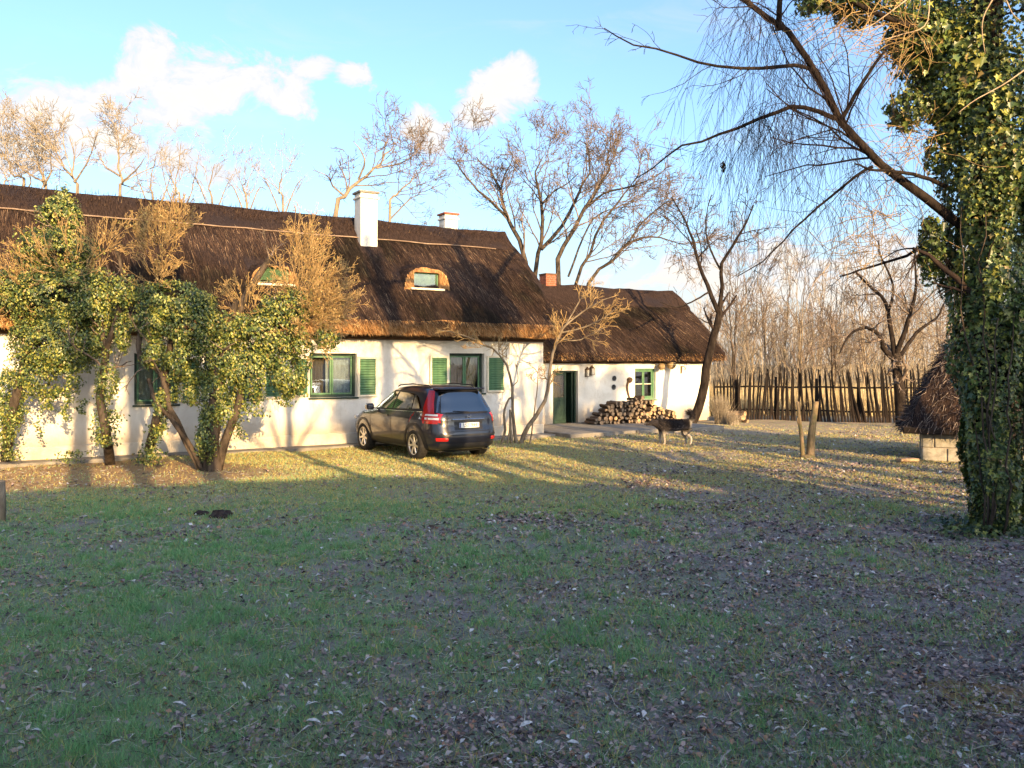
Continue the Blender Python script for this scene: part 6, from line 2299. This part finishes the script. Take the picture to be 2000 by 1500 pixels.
# ------------------------------------------------------------------ cut stems on the lawn, plank, post, clods
def build_lawn_things():
    b = gp(1577, 896)
    Y = b.y
    par = thing('cut_tree_stump', 'pollarded young tree cut to two bare stems standing on the lawn', 'tree stump', b, 0)
    q = lambda x, y, dy=0: pp(x, y, Y + dy) - b
    m1 = MB()
    m1.tube(resample([q(1568, 899), q(1566, 860), q(1562, 825), q(1558, 785)], 9), np.linspace(.055, .035, 9), 9)
    m1.build('stem', MAT['bark_stem'], par, smooth=True)
    m2 = MB()
    m2.tube(resample([q(1583, 899), q(1584, 860), q(1588, 825), q(1594, 785)], 9), np.linspace(.105, .062, 9), 10)
    m2.build('stem', MAT['bark_stem'], par, smooth=True)
    m3 = MB()
    m3.tube(resample([q(1566, 834), q(1560, 828), q(1557, 816)], 6), np.linspace(.03, .02, 6), 7)
    m3.build('branch_stub', MAT['bark_stem'], par, smooth=True)
    MB().lathe([(.062, 0), (.055, .006)], 10, Matrix.Translation(q(1594, 785))).build('cut_face', MAT['log_end'], par)
    MB().lathe([(.035, 0), (.030, .006)], 10, Matrix.Translation(q(1558, 785))).build('cut_face', MAT['log_end'], par)
    m4 = MB()
    m4.lathe([(.24, -.05), (.20, .03), (.14, .08), (.05, .10)], 12)
    m4.build('root_flare', MAT['bark_stem'], par, smooth=True)
    p = gp(1773, 905)
    t = thing('plank', 'short orange plank lying in the sun left of the hut foot', 'plank', (p.x, p.y, .05), math.radians(8))
    MB().box(-.21, .21, -.10, .10, 0, .06, .01).build('board', MAT['log_end'], t)
    p = gp(6, 1022)
    t = thing('wooden_post', 'short tan wooden post cut by the left edge of the picture', 'post', p - Vector((.06, 0, 0)))
    mb = MB()
    mb.tube([(0, 0, -.1), (.01, 0, .3), (0, .01, .56)], [.085, .08, .075], 10)
    mb.build('shaft', MAT['bark_tan'], t, smooth=True)
    MB().lathe([(.076, 0), (.06, .015), (.01, .02)], 10, Matrix.Translation((0, .01, .56))).build('top', MAT['log_end'], t)
    rng = np.random.default_rng(5)
    for px, py, r, lab in ((432, 1007, .16, 'larger dark clod of earth on the shaded lawn'), (393, 1004, .10, 'smaller dark clod of earth on the shaded lawn, left one')):
        p = gp(px, py)
        bm = bmesh.new()
        bmesh.ops.create_icosphere(bm, subdivisions=3, radius=1)
        for v in bm.verts:
            k = 1 + .22 * math.sin(v.co.x * 5 + px) * math.sin(v.co.y * 6) + rng.normal(0, .07)
            v.co = Vector((v.co.x * r * k, v.co.y * r * .8 * k, max(-.02, v.co.z * r * .5 * k)))
        me = bpy.data.meshes.new('earth_clod')
        bm.to_mesh(me)
        bm.free()
        me.materials.append(MAT['clod'])
        o = link(bpy.data.objects.new('earth_clod', me))
        o.location = p
        tag(o, lab, 'clod', 'clods on the lawn')


MAT['bark_stem'] = M_noise('mossy_bark', (0.12, 0.095, 0.05), (0.28, 0.20, 0.12), 7.0, (1, 1, .4), bump=.7, rough=.95, c3=(.09, .095, .04), s3=3.0)
MAT['clod'] = M_noise('dark_earth', (0.018, 0.013, 0.014), (0.05, 0.036, 0.032), 16.0, bump=.9, rough=1.0)
build_lawn_things()


# ------------------------------------------------------------------ grass, litter, fallen leaves
def in_house(X, Y):
    n = N.x * X + N.y * Y
    s = U.x * X + U.y * Y
    return ((n > 20.5) & (s < 14.2)) | ((n > 19.85) & (s > 14.15) & (s < 20.45)) | ((n > 23.5) & (s < 23.5))


def patchy(X, Y):
    return (np.sin(X * 1.7 + 1.3 * np.sin(Y * .9)) + np.sin(Y * 2.1 + 1.1 * np.sin(X * 1.3 + 2)) + .7 * np.sin(X * 4.3 + Y * 3.7) + .5 * np.sin(Y * 7.1 - X * 5.9)) / 3.2


def build_grass():
    rng = np.random.default_rng(801)
    n = 420000
    # denser near the viewer, with tufts
    u = rng.random(n)
    Y = 3.6 * (30.0 / 3.6) ** (u ** 0.85)
    X = rng.uniform(-.72, .72, n) * (Y + .6)
    m = 2600
    ty = 3.6 * (13.0 / 3.6) ** (rng.random(m) ** .9)
    tx = rng.uniform(-.72, .72, m) * (ty + .6)
    ti = rng.integers(0, m, 130000)
    X = np.concatenate([X, tx[ti] + rng.normal(0, .035, len(ti))])
    Y = np.concatenate([Y, ty[ti] + rng.normal(0, .035, len(ti))])
    tuft = np.concatenate([np.zeros(n), np.ones(len(ti))])
    e2 = 190000
    gy = rng.uniform(11.5, 26, e2)
    X = np.concatenate([X, rng.uniform(-.66, .66, e2) * gy])
    Y = np.concatenate([Y, gy])
    tuft = np.concatenate([tuft, np.zeros(e2)])
    n = len(X)
    pt = patchy(X, Y)
    west = np.clip((X + 2.5) / 8, 0, 1)
    keep = rng.random(n) < np.clip(.85 + .55 * pt - .75 * west * np.clip((14 - Y) / 4, .35, 1), .08, 1)
    keep &= ~in_house(X, Y)
    e = ((X + 9) / 4.2) ** 2 + ((Y - 16.6) / 2.2) ** 2
    keep &= ~((e < 1.0) & (rng.random(n) < .85))
    X, Y, pt, west, tuft = X[keep], Y[keep], pt[keep], west[keep], tuft[keep]
    n = len(X)
    h = rng.uniform(.018, .058, n) * (1 + .5 * np.clip(pt, 0, 1)) * np.clip(1.25 - Y / 60, .7, 1.2) * (1 + .45 * tuft)
    w = rng.uniform(.0016, .0036, n) * np.clip(Y / 6, .8, 4.0)
    a = rng.uniform(0, 6.28, n)
    Z = hills(X, Y) - .004
    lean = rng.normal(0, .62, (n, 2)) * h[:, None]
    A = np.stack([X - w * np.cos(a), Y - w * np.sin(a), Z], -1)
    B = np.stack([X + w * np.cos(a), Y + w * np.sin(a), Z], -1)
    C = np.stack([X + lean[:, 0], Y + lean[:, 1], Z + h], -1)
    V = np.stack([A, B, C], 1).reshape(-1, 3)
    pal = np.array([(.15, .34, .13), (.22, .40, .17), (.31, .42, .20), (.46, .40, .13), (.58, .46, .15), (.34, .28, .17)])
    far = np.clip((Y - 11) / 6, 0, 1)  # shifts blades to gold there, painting the sunlit strip into their colour
    r = rng.random(n) + .30 * far - .18 * pt * (1 - far) + .12 * west - .22 * tuft - .14 * (1 - far) * (1 - west)
    ix = np.clip((r * 5.0).astype(int), 0, 5)
    c = pal[ix] * rng.uniform(.7, 1.25, (n, 1))
    o = mesh_np('grass', V, np.arange(3 * n).reshape(-1, 3), MAT['grass'], col=np.repeat(c, 3, 0))
    kind(o, 'stuff', 'short patchy winter grass over the whole lawn')


def build_litter():
    rng = np.random.default_rng(802)
    n = 62000
    u = rng.random(n)
    Y = 3.6 * (27.0 / 3.6) ** (u ** 1.1)
    X = rng.uniform(-.72, .72, n) * (Y + .6)
    # leaves blown into drifts
    md = 420
    dy_ = 3.8 * (18.0 / 3.8) ** rng.random(md)
    dx_ = rng.uniform(-.6, .72, md) * (dy_ + .6)
    di = rng.integers(0, md, 22000)
    sp = rng.uniform(.08, .34, md)[di]
    X = np.concatenate([X, dx_[di] + rng.normal(0, 1, len(di)) * sp * 1.6])
    Y = np.concatenate([Y, dy_[di] + rng.normal(0, 1, len(di)) * sp])
    n = len(X)
    pt = patchy(X, Y)
    west = np.clip((X + 2.0) / 7, 0, 1)
    pt[62000:] = -.8
    keep = rng.random(n) < np.clip((.20 - .45 * pt + .93 * west) * np.where((Y > 12) & (X < 2), .30, 1), .03, 1)
    keep &= ~in_house(X, Y)
    X, Y = X[keep], Y[keep]
    n = len(X)
    C = np.stack([X, Y, hills(X, Y) + rng.uniform(.006, .03, n)], -1)
    Nn = np.stack([rng.normal(0, .45, n), rng.normal(0, .45, n), np.ones(n)], -1)
    pal = np.array([(.17, .13, .135), (.27, .205, .20), (.38, .29, .27), (.45, .37, .35), (.36, .20, .14), (.66, .64, .64), (.06, .048, .055)])
    c = pal[rng.choice(7, n, p=[.25, .25, .18, .10, .08, .04, .10])] * rng.uniform(.75, 1.2, (n, 1))
    o = leaves('leaf_litter', None, C, Nn, rng.uniform(.025, .070, n) * np.clip(Y / 9, .8, 1.25), c, rng, mat=MAT['litter'], tipdown=0)
    kind(o, 'stuff', 'brown and grey leaf litter scattered over the lawn')
    # twigs and straw bits
    n = 26000
    u = rng.random(n)
    Y = 3.6 * (22.0 / 3.6) ** (u ** 1.2)
    X = rng.uniform(-.72, .72, n) * (Y + .6)
    ok = ~in_house(X, Y)
    X, Y = X[ok], Y[ok]
    n = len(X)
    P = np.stack([X, Y, hills(X, Y) + rng.uniform(.008, .03, n)], -1)
    a = rng.uniform(0, 6.28, n)
    D = np.stack([np.cos(a), np.sin(a), rng.normal(0, .12, n)], -1)
    q, r = extend(rng, P, D, rng.uniform(.03, .14, n), rng.uniform(.0015, .003, n) * np.clip(Y / 7, 1, 2), 3, .15, (0, 0, 0), .5, .001)
    V, Fc = tube_batch(q, r, 3)
    c = np.array([(.13, .10, .085), (.32, .28, .23), (.56, .53, .47), (.05, .04, .04)])[rng.choice(4, n, p=[.25, .32, .25, .18])]
    o = mesh_np('twig_litter', V, Fc, MAT['litter'], col=np.repeat(c, 12, 0))
    kind(o, 'stuff', 'small broken twigs and straw bits lying in the grass')


def build_fallen_leaves():
    """the biggest pale leaves and wood chips in the foreground, one by one"""
    rng = np.random.default_rng(803)
    MAT['paleleaf'] = M_noise('bleached_leaf', (0.42, 0.41, 0.40), (0.66, 0.66, 0.67), 30.0, bump=.3, rough=.7)
    spots = [(455, 1424), (615, 1386), (612, 1422), (600, 1435), (660, 1408), (745, 1390), (805, 1420), (510, 1270), (475, 1345), (225, 1475), (560, 1330), (440, 1175), (505, 1190), (640, 1140), (1062, 1388), (1028, 1428), (1080, 1290), (1150, 1345), (1495, 1345), (1520, 1428), (1535, 1415), (1610, 1436), (1370, 1405),
             (1732, 1200), (1785, 1195), (1725, 1285), (1705, 1375), (1770, 1400), (1590, 1480), (1515, 1295), (1238, 1290), (1255, 1140), (1380, 1148), (1575, 1010), (70, 1455), (255, 1140), (350, 1385), (890, 1260), (860, 1180), (985, 1305), (1010, 1300), (1850, 1155), (1425, 1205), (1300, 1165), (690, 1262), (720, 1300), (1120, 1460), (1660, 1140), (1180, 1240), (330, 1210)]
    for i, (px, py) in enumerate(spots):
        p = gp(px, py)
        L = rng.uniform(.045, .085)
        k = 7
        W = L * rng.uniform(.09, .20)
        vs = []
        for j in range(k):
            f = j / (k - 1)
            wd = W * math.sin(math.pi * (f * .94 + .03)) ** .7
            x = (f - .5) * L
            z = .012 * math.sin(f * math.pi) + rng.normal(0, .001)
            vs += [(x, wd, z + .010), (x, 0, z), (x, -wd, z + .009)]
        fs = []
        for j in range(k - 1):
            fs += [[3 * j, 3 * j + 1, 3 * j + 4, 3 * j + 3], [3 * j + 1, 3 * j + 2, 3 * j + 5, 3 * j + 4]]
        o = MB().add(vs, fs).build('fallen_leaf', MAT['paleleaf'], None, smooth=True)
        o.location = (p.x, p.y, hills(p.x, p.y) + .035)
        o.rotation_euler = (rng.normal(0, .25), rng.normal(0, .25), rng.uniform(-.6, .6) + (math.pi if rng.random() < .5 else 0))
        tag(o, 'single bleached white leaf lying on the shaded lawn', 'leaf', 'bleached leaves on the lawn')


build_grass()
build_litter()
build_fallen_leaves()
